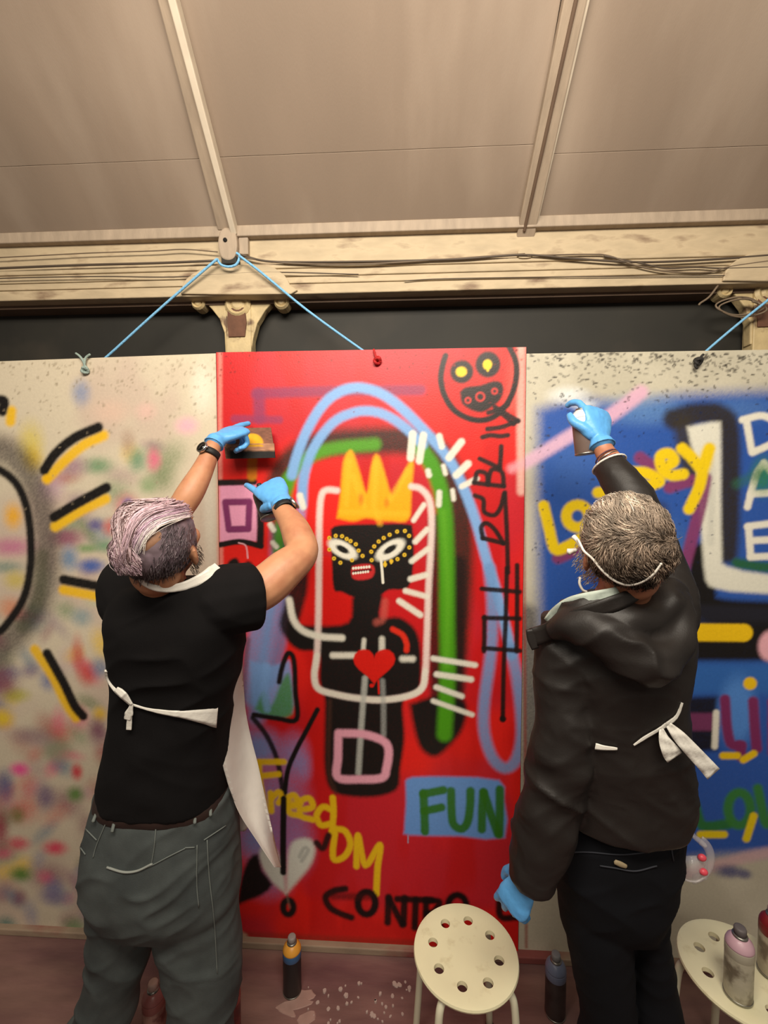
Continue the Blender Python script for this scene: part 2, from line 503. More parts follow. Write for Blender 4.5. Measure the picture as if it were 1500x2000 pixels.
# iron shoe at the foot of the left rafter
sh = []
for t in np.linspace(0, 1, 9):
    sh.append(t)
def plate(px_pts, Y, th, k=3):
    p = np.array([P(x, y, Y) for x, y in px_pts])
    if k > 1: p = smooth_path(np.vstack([p, p[:1]]), k)[:-1]
    n = len(p); V = np.vstack([p, p + np.array([0, th, 0])])
    return V, [tuple(range(n)), tuple(range(2 * n - 1, n - 1, -1))] + [(i, n + i, n + (i + 1) % n, (i + 1) % n) for i in range(n)]
v, f = plate([(428, 452), (438, 444), (452, 446), (460, 456), (463, 480), (458, 502), (444, 508), (430, 500), (425, 475)], 1.752, .05)
bevel(mk('iron_shoe', v, f, M_RAFT, r1, False), .006)
v, f = lathe([(.008, 0), (.008, .004)], P(440, 469, 1.7515), 16, Matrix.Rotation(math.pi / 2, 3, 'X')); mk('bolt_hole', v, f, M_HOLE, r1)
v, f = box(tuple(P(432, 515, 1.755)), tuple(P(462, 500, 1.755) + np.array([0, .05, 0]))); bevel(mk('tie_bar_end', v, f, M_DARK, r1, False), .003)
v, f = box(tuple(P(466, 497, 1.775)), tuple(P(484, 458, 1.775) + np.array([0, .03, 0]))); bevel(mk('shoe_flange', v, f, M_RAFT, r1, False), .004)
v, f = plate([(1012, 492), (1018, 486), (1032, 484), (1040, 490), (1038, 502), (1014, 503)], 1.775, .03); mk('rafter_cleat', v, f, M_BEAM, r2, False)

# ---- two cast-iron columns with scrolled brackets, mostly behind the boards
def column(cx, label):
    dx = P(cx, 600, 1.84)[0] - P(465, 600, 1.84)[0]
    t = thing('iron_column', (P(465, 600, 1.84)[0] + dx, 1.85, 0), label, 'column', 'cast iron columns behind the boards')
    sh_ = np.array([dx, 0, 0])
    def add(name, vf, m, b=.004):
        o = mk(name, vf[0] + sh_, vf[1], m, t, False)
        if b: bevel(o, b)
        return o
    add('capital_plate', plate([(352, 574), (356, 556), (368, 540), (395, 524), (430, 517), (500, 517), (535, 522), (556, 538), (566, 556), (568, 574)], 1.77, .06, 2), M_BEAM)
    z0 = zat(585, 1.83)
    p = P(441, 640, 1.83); q = P(490, 640, 1.83)
    add('shaft', box((p[0], 1.83, 0.0), (q[0], 1.89, z0)), M_IRON)
    add('inset_panel', plate([(444, 602), (478, 600), (481, 630), (478, 657), (446, 658), (444, 630)], 1.824, .01, 1), M_RUST, .002)
    add('spandrel', plate([(400, 590), (440, 586), (446, 690), (440, 690), (438, 650), (428, 622), (414, 604)], 1.835, .04, 1), M_IRON)
    add('spandrel', plate([(486, 586), (532, 590), (518, 606), (502, 632), (494, 662), (490, 690), (484, 690)], 1.835, .04, 1), M_IRON)
    for (x, y, r) in ((386, 590, 14), (549, 588, 15), (463, 592, 26)):
        c = P(x, y, 1.822); rr = r * 1.82 / F
        o = add('scroll', lathe([(rr * .35, -.002), (rr * .55, .004), (rr * .8, -.004), (rr, .006), (rr, .05)], c, 18, Matrix.Rotation(-math.pi / 2, 3, 'X')), M_IRON, 0)
    return t
column(465, 'cast iron column head with rusty inset panel above the seam of the red board')
column(1495, 'flaking cream iron column head at the right edge, under looped cables')

# ---- cables clipped along the beam
M_CAB = mat('dusty_grey_cable', (112, 96, 78), 0.6, var=0.15, vscale=20)
M_CABD = mat('dark_cable', (80, 68, 56), 0.6)
def cable(pts, r, m, label, Y=1.772, name='cable'):
    v, f = tube([P(x, y, Y) for x, y in pts], r, 8, 6); o = mk(name, v, f, m); tag(o, label, 'cable', 'cables along the beam'); return o
cable([(-60, 528), (0, 524), (150, 518), (300, 514), (425, 509)], .0045, M_CABD, 'thick dark cable along the beam, ending at the iron shoe from the left')
cable([(-60, 506), (60, 500), (180, 494), (300, 490), (360, 487), (425, 492)], .0022, M_CAB, 'thin slack wire drooping over the upper fascia left of the iron shoe')
cable([(-60, 546), (60, 542), (200, 540), (340, 541), (480, 533), (560, 532), (700, 536)], .0022, M_CABD, 'thin dark wire crossing over the pale cap of the left column')
cable([(468, 497), (520, 510), (600, 512), (760, 510), (900, 506), (1020, 498), (1120, 505), (1250, 512), (1400, 506), (1560, 494)], .004, M_CABD, 'long dark cable running right from the shoe past the second rafter')
cable([(480, 504), (560, 514), (700, 516), (850, 508), (960, 500), (1025, 496)], .003, M_CAB, 'grey cable lying just under the long dark one between the two rafters')
cable([(1030, 499), (1150, 497), (1190, 500), (1240, 518), (1300, 530), (1380, 532), (1430, 520), (1560, 502)], .003, M_CAB, 'grey wire sagging in a shallow loop at the right end of the beam')
cable([(1180, 500), (1260, 516), (1300, 524), (1360, 522), (1420, 524), (1560, 520)], .0028, M_CABD, 'dark wire twisted around the sagging grey one on the right')
cable([(790, 549), (850, 545), (1000, 542), (1200, 540), (1560, 537)], .0018, M_CABD, 'thin straight wire along the lower moulding right of centre')
cable([(1402, 558), (1385, 580), (1368, 592), (1365, 596)], .004, M_CAB, 'short cable end hanging down beside the right column', 1.79)
cl = []
for k in range(26):
    a = k / 25 * 4.4 * math.pi
    c = P(1440 + k * .6, 596, 1.79); cl.append(c + np.array([.085 * math.cos(a), .006 * math.sin(a * 3) + .003 * k / 25, .030 * math.sin(a) - .0006 * k]))
v, f = tube(cl, .0035, 8, 3); tag(mk('cable_coil', v, f, M_CAB), 'small coil of grey cable hanging in front of the right column', 'cable', 'cables along the beam')

# ================================================================== THE PAINTED BOARDS
def axis(a, b, step, fine=()):
    """grid lines from a to b; finer inside the given stretches"""
    out = [a]
    while out[-1] < b - 1e-6:
        x = out[-1]; st = step
        for (lo, hi, s) in fine:
            if lo <= x <= hi: st = s
        out.append(min(x + st, b))
    return np.array(out)
CREAM = (212, 200, 176)
M_MURAL = mat('spray_painted_board', attr=True, rough=0.42, var=0.05, vscale=90, bump=0.10, bscale=140, spec=0.35)
M_EDGE = mat('raw_board_edge', (150, 120, 90), 0.7, var=0.2, vscale=30)
def make_canvas(x0, x1, z0, z1, Y, base, step, fx=(), fz=()):
    return Canvas(axis(x0, x1, step, fx), axis(z0, z1, step, fz), base, lambda x, y: P(x, y, Y)[[0, 2]])
def finish_board(cv, Y, label, tilt=0.0, pivot=None):
    nx, nz = len(cv.xs), len(cv.zs)
    X, Z = cv.X.ravel(), cv.Z.ravel()
    if tilt: Z = Z + (X - pivot) * math.tan(math.radians(tilt))
    V = np.stack([X, np.full(X.size, Y), Z], 1)
    t = thing('painted_board', ((cv.xs[0] + cv.xs[-1]) / 2, Y, cv.zs[0]), label, 'painted board', 'painted boards along the wall')
    o = mk('painted_face', V, grid_faces(nx, nz), M_MURAL, t, False, col=cv.C.reshape(-1, 3))
    q = [V[0], V[nx - 1], V[-1], V[-nx]]; q = np.array(q)
    W = np.vstack([q + [0, .0002, 0], q + [0, .015, 0]])
    mk('board_core', W, [(0, 1, 2, 3), (4, 7, 6, 5), (0, 4, 5, 1), (1, 5, 6, 2), (2, 6, 7, 3), (3, 7, 4, 0)], M_EDGE, t, False)
    return t
BLK = (24, 21, 20); RED = (228, 34, 26); WHT = (232, 228, 212); LBL = (126, 172, 226); YEL = (248, 172, 16); GRN = (74, 150, 20); PNK = (236, 166, 186); PUR = (124, 50, 98)
xa, xb = P(429, 1100, YB)[0], P(1022, 1100, YB)[0]

# ---- the red board
def fxz(px0, px1, py0, py1): return (P(px0, 1000, YB)[0], P(px1, 1000, YB)[0]), (P(700, py1, YB)[2], P(700, py0, YB)[2])
(fa, fb), (fc, fd) = fxz(635, 830, 1015, 1150)
cv = make_canvas(xa, xb, P(700, 1852, YB)[2], P(725, 683, YB)[2], YB, RED, .0042, ((fa, fb, .0022),), ((fc, fd, .0022),))
n1 = fbm2(cv.X * 3.2, cv.Z * 3.2, 5); n2 = fbm2(cv.X * 9, cv.Z * 2.2, 9)
for nn, cc, k in ((n1, (190, 34, 48), .8), (n2, (198, 20, 18), .7)):
    al = (sstep(.42, .66, nn) * k)[..., None]; cv.C = cv.C * (1 - al) + srgb(cc) * al
# pale worn right rim and light overspray under the top corner
cv.stroke([(1018, 670), (1017, 800), (1018, 960)], 12, (232, 190, 176), .8, 7)
cv.stroke([(1016, 700), (1000, 790)], 22, (230, 120, 105), .4, 20)
cv.stroke([(430, 690), (430, 900), (432, 1100), (434, 1400)], 6, (226, 150, 135), .7, 5)
cv.stroke([(1000, 915), (1024, 905)], 14, (236, 170, 180), .7, 9)
# purple bars
cv.stroke([(500, 769), (640, 764), (822, 762)], 17, (142, 52, 92), .82)
cv.stroke([(506, 770), (507, 816)], 20, (142, 52, 92), .82)
cv.stroke([(458, 818), (545, 820)], 13, (142, 52, 92), .75)
# blue cloud lower down
for (x, y, rx, ry, a) in ((505, 1460, 48, 40, .85), (575, 1475, 30, 45, .6), (540, 1560, 60, 80, .55), (500, 1640, 45, 50, .75), (575, 1650, 40, 60, .5), (520, 1720, 50, 40, .4), (595, 1500, 16, 30, .4)):
    cv.blob(x, y, rx, ry, (112, 152, 212), a)
cv.blob(560, 1600, 50, 70, (150, 90, 140), .45)
# blue brushing at the left edge behind the painter
cv.stroke([(548, 1040), (545, 1130), (535, 1210), (520, 1290), (500, 1400)], 30, (108, 146, 200), .75, 14)
cv.stroke([(520, 1160), (505, 1260), (495, 1360)], 40, (112, 152, 206), .8, 14)
cv.stroke([(560, 1170), (548, 1260), (530, 1330)], 18, (96, 128, 178), .7, 9)
# dark arch, then green over it
cv.stroke([(540, 955), (556, 915), (590, 885), (640, 868), (720, 862), (800, 862), (850, 880), (880, 930), (896, 1010), (898, 1120), (890, 1240), (880, 1340)], 44, (40, 34, 26), .92, 16)
cv.stroke([(545, 950), (541, 1010), (548, 1080)], 24, (60, 66, 34), .7, 10)
cv.stroke([(855, 1020), (853, 1150), (856, 1300), (860, 1420)], 30, BLK, .85, 10)
cv.stroke([(895, 1100), (893, 1250), (890, 1400)], 26, BLK, .8, 10)
cv.poly([(800, 1375), (850, 1360), (908, 1370), (905, 1420), (880, 1455), (850, 1478), (822, 1462), (808, 1420)], BLK, 1, 8)
cv.stroke([(560, 950), (572, 925), (600, 895), (650, 876), (732, 868)], 20, (84, 158, 30), .9, 10)
cv.stroke([(562, 935), (556, 990), (545, 1060), (546, 1090)], 18, (74, 150, 30), .85, 9)
cv.stroke([(822, 878), (846, 915), (866, 985), (872, 1080), (873, 1200), (874, 1320), (868, 1434)], 26, GRN, 1, 9)
cv.stroke([(866, 1000), (874, 1150), (872, 1300)], 8, (104, 176, 40), .5, 8)
# red patches by the neck
cv.poly([(592, 1090), (650, 1090), (656, 1150), (686, 1166), (690, 1208), (665, 1219), (622, 1212), (598, 1180)], (216, 24, 18), 1, 4)
# figure
cv.stroke([(585, 1105), (582, 1150), (572, 1190), (566, 1225), (600, 1248), (650, 1250)], 34, BLK, .95, 9)
cv.poly([(560, 1215), (600, 1222), (680, 1216), (692, 1160), (745, 1158), (742, 1205), (780, 1206), (812, 1232), (822, 1280), (818, 1350), (788, 1368), (790, 1440), (782, 1500), (776, 1540), (740, 1555), (690, 1556), (648, 1544), (634, 1500), (634, 1420), (634, 1365), (624, 1330), (622, 1275), (585, 1270), (562, 1250)], BLK, 1, 6)
cv.stroke([(752, 1175), (748, 1208), (735, 1216)], 10, (196, 92, 80), .6, 7)
cv.poly([(646, 1034), (662, 1026), (730, 1024), (796, 1024), (806, 1036), (808, 1090), (798, 1146), (760, 1152), (735, 1166), (692, 1166), (668, 1156), (652, 1150), (648, 1095)], BLK, 1, 3.5)
cv.stroke([(644, 1370), (642, 1500), (655, 1548)], 6, (84, 52, 40), .5, 6)
# light blue arches and the loop on the right
cv.stroke([(570, 928), (580, 890), (600, 840), (630, 792), (662, 766), (698, 757), (738, 766), (776, 790), (820, 832), (870, 888), (902, 945), (930, 1020), (948, 1085), (968, 1150), (986, 1220), (1000, 1280)], 17, LBL, .97, 6)
cv.stroke([(590, 985), (593, 935), (612, 876), (650, 826), (690, 806), (724, 803), (756, 812), (790, 834), (826, 868)], 16, LBL, .95, 6)
cv.stroke([(592, 930), (590, 985), (580, 1050), (560, 1120)], 14, LBL, .6, 8)
cv.stroke([(956, 1110), (962, 1190), (958, 1280), (946, 1370), (946, 1430), (962, 1480), (986, 1500), (1008, 1484), (1019, 1430), (1012, 1340), (998, 1265)], 18, (112, 154, 206), .85, 8)
# crown
cv.poly([(658, 1012), (664, 970), (670, 905), (680, 882), (690, 884), (702, 920), (716, 962), (724, 915), (731, 890), (741, 892), (752, 925), (766, 966), (785, 930), (800, 902), (808, 906), (804, 955), (798, 1014), (765, 1018), (740, 1016), (715, 1012), (690, 1018)], YEL, 1, 5)
for (a, b) in (((682, 900), (676, 985)), ((690, 930), (712, 990)), ((735, 905), (730, 990)), ((762, 975), (796, 920)), ((668, 1000), (795, 1004)), ((735, 1000), (742, 1022))):
    cv.stroke([a, b], 9, (250, 190, 40), .5, 6)
cv.blob(705, 975, 6, 12, (205, 90, 20), .6); cv.blob(755, 982, 6, 10, (205, 100, 20), .5)
# white outline
cv.stroke([(658, 958), (638, 957), (628, 968), (624, 1010), (623, 1100), (622, 1200), (619, 1280), (614, 1320), (622, 1345), (655, 1356), (700, 1364), (745, 1367), (795, 1360), (824, 1344), (831, 1310), (834, 1240), (837, 1150), (841, 1080), (843, 1015), (838, 975), (822, 955), (804, 950)], 10, (236, 214, 206), .95, 5)
cv.stroke([(619, 1280), (614, 1320), (622, 1345), (655, 1356), (700, 1364), (745, 1367), (795, 1360), (824, 1344), (831, 1310)], 9, WHT, .9, 4)
for (a, b, w) in (((808, 1016), (828, 986), 8), ((811, 1058), (834, 1034), 9), ((804, 1096), (836, 1072), 9), ((802, 1131), (832, 1123), 10), ((792, 1154), (833, 1165), 9), ((780, 1174), (821, 1201), 10),
                  ((806, 848), (802, 894), 13), ((827, 850), (819, 900), 12), ((858, 852), (863, 872), 10), ((901, 863), (877, 894), 12), ((914, 906), (891, 928), 12), ((931, 935), (902, 950), 9), ((858, 962), (857, 986), 9), ((836, 920), (838, 928), 9), ((884, 958), (886, 975), 7), ((866, 910), (870, 925), 7),
                  ((846, 1286), (928, 1299), 9), ((853, 1317), (920, 1327), 10), ((852, 1342), (902, 1360), 9), ((846, 1369), (922, 1396), 8),
                  ((530, 990), (536, 998), 9), ((528, 1025), (534, 1035), 9), ((533, 1060), (540, 1068), 8), ((586, 968), (592, 990), 11)):
    cv.stroke([a, b], w, WHT, .95, 4)
cv.stroke([(565, 1172), (573, 1210), (592, 1232), (625, 1243), (668, 1246)], 11, WHT, 1, 5)
cv.stroke([(650, 1280), (694, 1280)], 10, WHT, .95, 5); cv.stroke([(786, 1287), (806, 1287)], 9, WHT, .9, 6)
cv.stroke([(711, 1250), (709, 1276)], 7, WHT, .85, 4); cv.stroke([(746, 1248), (746, 1274)], 9, WHT, .85, 5)
cv.stroke([(713, 1325), (707, 1400), (703, 1460), (700, 1510)], 9, (190, 192, 184), .8, 5)
cv.stroke([(747, 1330), (749, 1380), (749, 1436)], 8, (170, 172, 168), .6, 5)
cv.stroke([(767, 1229), (786, 1240), (794, 1257), (794, 1270)], 9, (226, 48, 28), .95, 4)
# heart on the chest
hp = []
for t in np.linspace(0, 2 * np.pi, 28, endpoint=False):
    hp.append((731 + 41 * math.sin(t) ** 3, 1297 - 2.45 * (13 * math.cos(t) - 5 * math.cos(2 * t) - 2 * math.cos(3 * t) - math.cos(4 * t))))
cv.poly(hp, (220, 30, 20), 1, 2.5, 1)
cv.stroke([(739, 1330), (740, 1354)], 3, (220, 30, 20), 1, 2); cv.blob(726, 1339, 5, 4, (220, 30, 20), 1, soft=.4)
# pink square
cv.stroke([(661, 1432), (710, 1434), (748, 1447), (759, 1466), (755, 1500), (746, 1519), (704, 1522), (660, 1518), (660, 1480)], 14, PNK, 1, 5, close=True)
# eyes
cv.blob(669, 1073, 33, 16, WHT, 1, 28, .25); cv.blob(669, 1073, 15, 6.5, BLK, 1, 28, .4)
cv.blob(762, 1074, 34, 16, WHT, 1, -33, .25); cv.blob(762, 1073, 16, 6.5, BLK, 1, -33, .4)
cv.stroke([(744, 1092), (746, 1112), (748, 1138)], 4.5, WHT, 1, 1.5)
for (x, y) in ((540, 945), (570, 935), (600, 937), (622, 950), (640, 960), (665, 975), (678, 1005), (697, 1030), (647, 1050), (592, 1062), (562, 1042), (540, 1000),
               (740, 1050), (738, 1010), (752, 985), (773, 962), (797, 945), (825, 930), (860, 915), (897, 912), (917, 935), (918, 990), (895, 1025), (862, 1045), (833, 1055), (803, 1070)):
    cv.blob(420 + x / 2.419, 660 + y / 2.419, 4.2, 4.2, (232, 190, 50), 1, 0, .45)
    cv.blob(420 + x / 2.419, 660 + y / 2.419, 1.6, 1.6, (110, 84, 30), .8, 0, .5)
cv.stroke([(752, 1097), (752, 1106)], 3, (232, 190, 50), 1, 1.5); cv.stroke([(764, 1094), (764, 1100)], 3, (232, 190, 50), 1, 1.5)
# mouth and teeth
cv.poly([(688, 1106), (706, 1102), (726, 1103), (732, 1114), (726, 1128), (706, 1133), (690, 1130), (686, 1118)], (196, 44, 44), 1, 3)
cv.stroke([(690, 1117), (724, 1113)], 4, (60, 18, 18), .9, 2)
for k in range(7):
    cv.blob(690 + k * 5.2, 1110 - k * .5, 2.6, 3, WHT, 1, 0, .4); cv.blob(690 + k * 4.8, 1120 - k * .6, 2.3, 2.8, WHT, 1, 0, .4)
# pink square panel at the left edge
cv.poly([(429, 946), (500, 944), (506, 1000), (503, 1058), (470, 1056), (429, 1060)], (232, 158, 190), 1, 4, 1)
cv.stroke([(425, 943), (496, 941)], 11, BLK, 1, 3); cv.stroke([(508, 985), (509, 1030), (508, 1062)], 13, BLK, 1, 4); cv.stroke([(430, 1064), (470, 1058), (510, 1067)], 10, BLK, 1, 3)
cv.stroke([(440, 981), (487, 980), (485, 1033), (447, 1034)], 12, PUR, 1, 3, k=1, close=True)
cv.stroke([(466, 1060), (480, 1066), (484, 1090)], 2, (236, 180, 190), .9, 1.5)
cv.poly([(440, 1160), (440, 1115), (448, 1095), (462, 1090), (472, 1104), (484, 1096), (496, 1108), (498, 1160)], BLK, 1, 4)
cv.poly([(456, 1130), (462, 1112), (470, 1130)], (120, 150, 190), .8, 3)
# mustard streak below the stencil
cv.stroke([(493, 896), (492, 930)], 17, (196, 138, 16), .85, 5); cv.blob(480, 915, 45, 22, (180, 24, 22), .35)
# blue crown outlined in black
cv.poly([(488, 1290), (530, 1300), (556, 1292), (568, 1300), (570, 1392), (500, 1390)], (120, 164, 222), .85, 6)
cv.poly([(498, 1385), (515, 1350), (530, 1378), (550, 1330), (566, 1320), (570, 1396), (520, 1398)], (72, 140, 60), .85, 6)
cv.stroke([(520, 1300), (516, 1350), (522, 1385)], 12, (126, 170, 226), .7, 6)
cv.stroke([(545, 1332), (552, 1300), (563, 1276), (574, 1290), (577, 1350), (579, 1405), (540, 1403), (496, 1396)], 9, BLK, 1, 3.5)
cv.stroke([(484, 1250), (478, 1310), (474, 1380)], 9, (70, 80, 100), .6, 6)
# black Y
cv.stroke([(620, 1386), (598, 1428), (576, 1470), (561, 1510), (555, 1570), (553, 1640), (553, 1706)], 9, BLK, 1, 3)
cv.stroke([(494, 1402), (520, 1436), (540, 1480), (550, 1530), (555, 1575)], 9, BLK, .95, 4)
# Freedom
YL = (236, 192, 22)
def z6(*p): return [(420 + x / 2.419, 1450 + y / 2.419) for x, y in p]
for pts in (z6((208, 95), (212, 180), (240, 330)), z6((205, 92), (325, 92)), z6((222, 158), (300, 150)), z6((262, 240), (266, 325)), z6((268, 262), (300, 235), (312, 262), (300, 285)),
            z6((330, 305), (390, 290), (375, 250), (345, 265), (350, 330), (395, 345)), z6((400, 320), (460, 305), (445, 265), (405, 280), (405, 345), (460, 365)),
            z6((555, 320), (510, 305), (480, 345), (500, 390), (545, 385)), z6((556, 262), (560, 330), (552, 420)), z6((568, 410), (558, 545), (610, 540), (640, 480), (615, 420), (570, 408)),
            z6((668, 585), (675, 440), (710, 580), (778, 485), (768, 590), (762, 715))):
    cv.stroke(pts, 11, YL, .97, 4)
cv.blob(570, 1570, 20, 14, YL, .8)
# white heart
cv.poly(z6((335, 715), (270, 660), (225, 590), (208, 540), (225, 490), (265, 485), (300, 530), (325, 620)), (214, 216, 204), .97, 7)
cv.poly(z6((338, 715), (395, 650), (450, 580), (472, 510), (455, 462), (400, 455), (355, 490), (340, 600)), (220, 222, 210), .97, 7)
cv.stroke(z6((400, 540), (420, 500), (440, 510), (410, 560)), 6, (160, 164, 158), .6, 4)
cv.stroke([(554, 1560), (553, 1640), (553, 1704)], 11, BLK, 1, 3)
cv.poly([(463, 1768), (470, 1720), (484, 1680), (504, 1668), (512, 1700), (532, 1728), (512, 1748), (488, 1758)], BLK, 1, 6, 2)
cv.stroke(z6((480, 475), (510, 500), (535, 440)), 11, BLK, .95, 5)
cv.ring(563, 1772, 10, 14, 12, BLK, 1, 5)
cv.stroke(z6((340, 720), (352, 780)), 4, (120, 96, 80), .6, 3)
# FUN
cv.poly([(792, 1526), (806, 1518), (880, 1517), (975, 1524), (984, 1560), (986, 1636), (900, 1633), (800, 1631), (790, 1620), (793, 1570)], (104, 152, 218), 1, 5, 2)
FG = (48, 112, 26)
for pts in ([(827, 1549), (829, 1590), (830, 1624)], [(827, 1551), (866, 1543)], [(829, 1584), (862, 1577)], [(881, 1545), (882, 1585), (886, 1610), (901, 1619), (913, 1606), (918, 1575), (919, 1545)], [(941, 1620), (942, 1580), (944, 1547)], [(945, 1548), (958, 1588), (972, 1628)], [(976, 1542), (976, 1585), (975, 1630)]):
    cv.stroke(pts, 15, FG, .97, 4)
cv.stroke([(797, 1632), (797, 1646)], 2, (150, 160, 190), .8, 1.5)
# CONTROL
for pts in ([(674, 1736), (652, 1740), (636, 1752), (644, 1772), (664, 1784), (686, 1792)], [(757, 1802), (759, 1752)], [(760, 1756), (786, 1806)], [(788, 1804), (790, 1754)], [(776, 1756), (842, 1758)], [(812, 1758), (810, 1812)], [(832, 1812), (832, 1760)], [(833, 1758), (858, 1762), (846, 1782), (834, 1784)], [(842, 1784), (862, 1812)], [(976, 1752), (978, 1790), (1010, 1792)]):
    cv.stroke(pts, 12, (22, 10, 10), .97, 5)
cv.ring(716, 1764, 17, 22, 13, (22, 10, 10), 1, 5); cv.ring(893, 1770, 18, 22, 12, (22, 10, 10), 1, 5)
cv.stroke([(650, 1750), (720, 1752)], 12, (60, 10, 10), .6, 7)
# scribbled face, top corner
cv.stroke([(870, 695), (864, 716), (861, 742), (868, 772), (886, 800), (912, 816), (940, 821), (966, 813), (988, 792), (1003, 762), (1009, 728), (1006, 702), (994, 676)], 10, (30, 22, 20), 1, 3.5)
cv.blob(902, 726, 23, 23, (30, 22, 20), 1, 0, .22); cv.blob(901, 726, 11, 10, (244, 200, 24), 1, 0, .3)
cv.blob(953, 712, 25, 26, (30, 22, 20), 1, 0, .22); cv.blob(952, 712, 9, 10, (246, 206, 30), 1, 0, .3); cv.stroke([(953, 716), (953, 724)], 3, (246, 206, 30), 1, 2)
cv.poly([(898, 765), (910, 756), (938, 752), (962, 744), (978, 746), (984, 760), (978, 780), (960, 796), (940, 806), (918, 800), (902, 788)], (34, 26, 24), 1, 4)
for (x, y, r) in ((914, 782, 5), (938, 775, 8), (966, 764, 5)):
    cv.ring(x, y, r, r, 3, (206, 52, 46), .9, 2)
# DUBLIN, written upwards, and the ladder below it
DK = (34, 24, 22)
for pts in ([(943, 1051), (983, 1061)], [(943, 1051), (940, 1030), (950, 1022), (966, 1034), (983, 1061)], [(928, 968), (944, 976), (946, 1000), (966, 1006), (978, 990), (984, 966)], [(926, 943), (984, 950)],
            [(927, 942), (933, 922), (950, 926), (953, 946)], [(953, 946), (960, 918), (980, 922), (984, 948)], [(937, 896), (976, 914)], [(976, 914), (978, 892), (979, 872)], [(942, 854), (958, 850), (976, 852), (992, 850)],
            [(952, 838), (980, 834), (1012, 822)], [(1012, 822), (985, 806), (966, 794)], [(954, 806), (975, 800), (992, 790)], [(968, 800), (985, 812), (1003, 828)],
            [(986, 962), (990, 1040), (992, 1118)], [(990, 1110), (988, 1200), (984, 1300), (982, 1406)], [(1010, 1104), (1010, 1190), (1009, 1272)], [(941, 1150), (1015, 1156)], [(945, 1207), (1015, 1208)], [(945, 1266), (1016, 1271)], [(946, 1205), (946, 1240), (945, 1272)]):
    cv.stroke(pts, 8, DK, .97, 3)
cv.blob(982, 1404, 7, 7, DK, 1, 0, .4)
# scuffs near the bottom and the top
for k in range(90):
    x, y = rng.uniform(430, 1020), 684 + rng.exponential(35)
    cv.blob(x, y, rng.uniform(1, 3), rng.uniform(1, 3), (120, 20, 18), rng.uniform(.4, .9), 0, .5)
cv.blob(780, 1853, 5, 5, (190, 180, 170), .9, 0, .4); cv.stroke([(480, 1828), (620, 1836), (820, 1845)], 16, (120, 40, 26), .5, 8)
cv.stroke([(462, 1822), (476, 1830)], 14, (190, 165, 140), .8, 6)
finish_board(cv, YB, 'tall red board with a crowned black figure sprayed on it, between two pale boards')

# ---- the pale board on the left
xc = xa - .002 - 1.22
cv = make_canvas(xc, xa - .002, P(200, 1836, YB)[2], P(429, 690, YB)[2], YB, CREAM, .006)
n1 = fbm2(cv.X * 4, cv.Z * 4, 3)
al = (sstep(.4, .7, n1) * .5)[..., None]; cv.C = cv.C * (1 - al) + srgb((196, 170, 158)) * al
low = sstep(P(200, 1250, YB)[2], P(200, 1650, YB)[2], cv.Z); al = (low * .5 * fbm2(cv.X * 6, cv.Z * 6, 8))[..., None]
cv.C = cv.C * (1 - al) + srgb((150, 140, 122)) * al
pal = [(120, 40, 84), (58, 92, 160), (86, 130, 84), (226, 90, 130), (206, 60, 60), (236, 196, 40), (110, 82, 130), (150, 112, 128), (98, 130, 150), (196, 160, 170), (70, 110, 50), (170, 70, 70)]
r2_ = np.random.default_rng(11)
for k in range(260):
    x, y = r2_.uniform(-170, 330), r2_.uniform(850, 1800)
    if y > 1180 or (100 < x < 330 and r2_.random() < .35):
        cv.blob(x, y, r2_.uniform(16, 42), r2_.uniform(12, 30), pal[r2_.integers(len(pal))], r2_.uniform(.3, .65), r2_.uniform(-60, 60), .95)
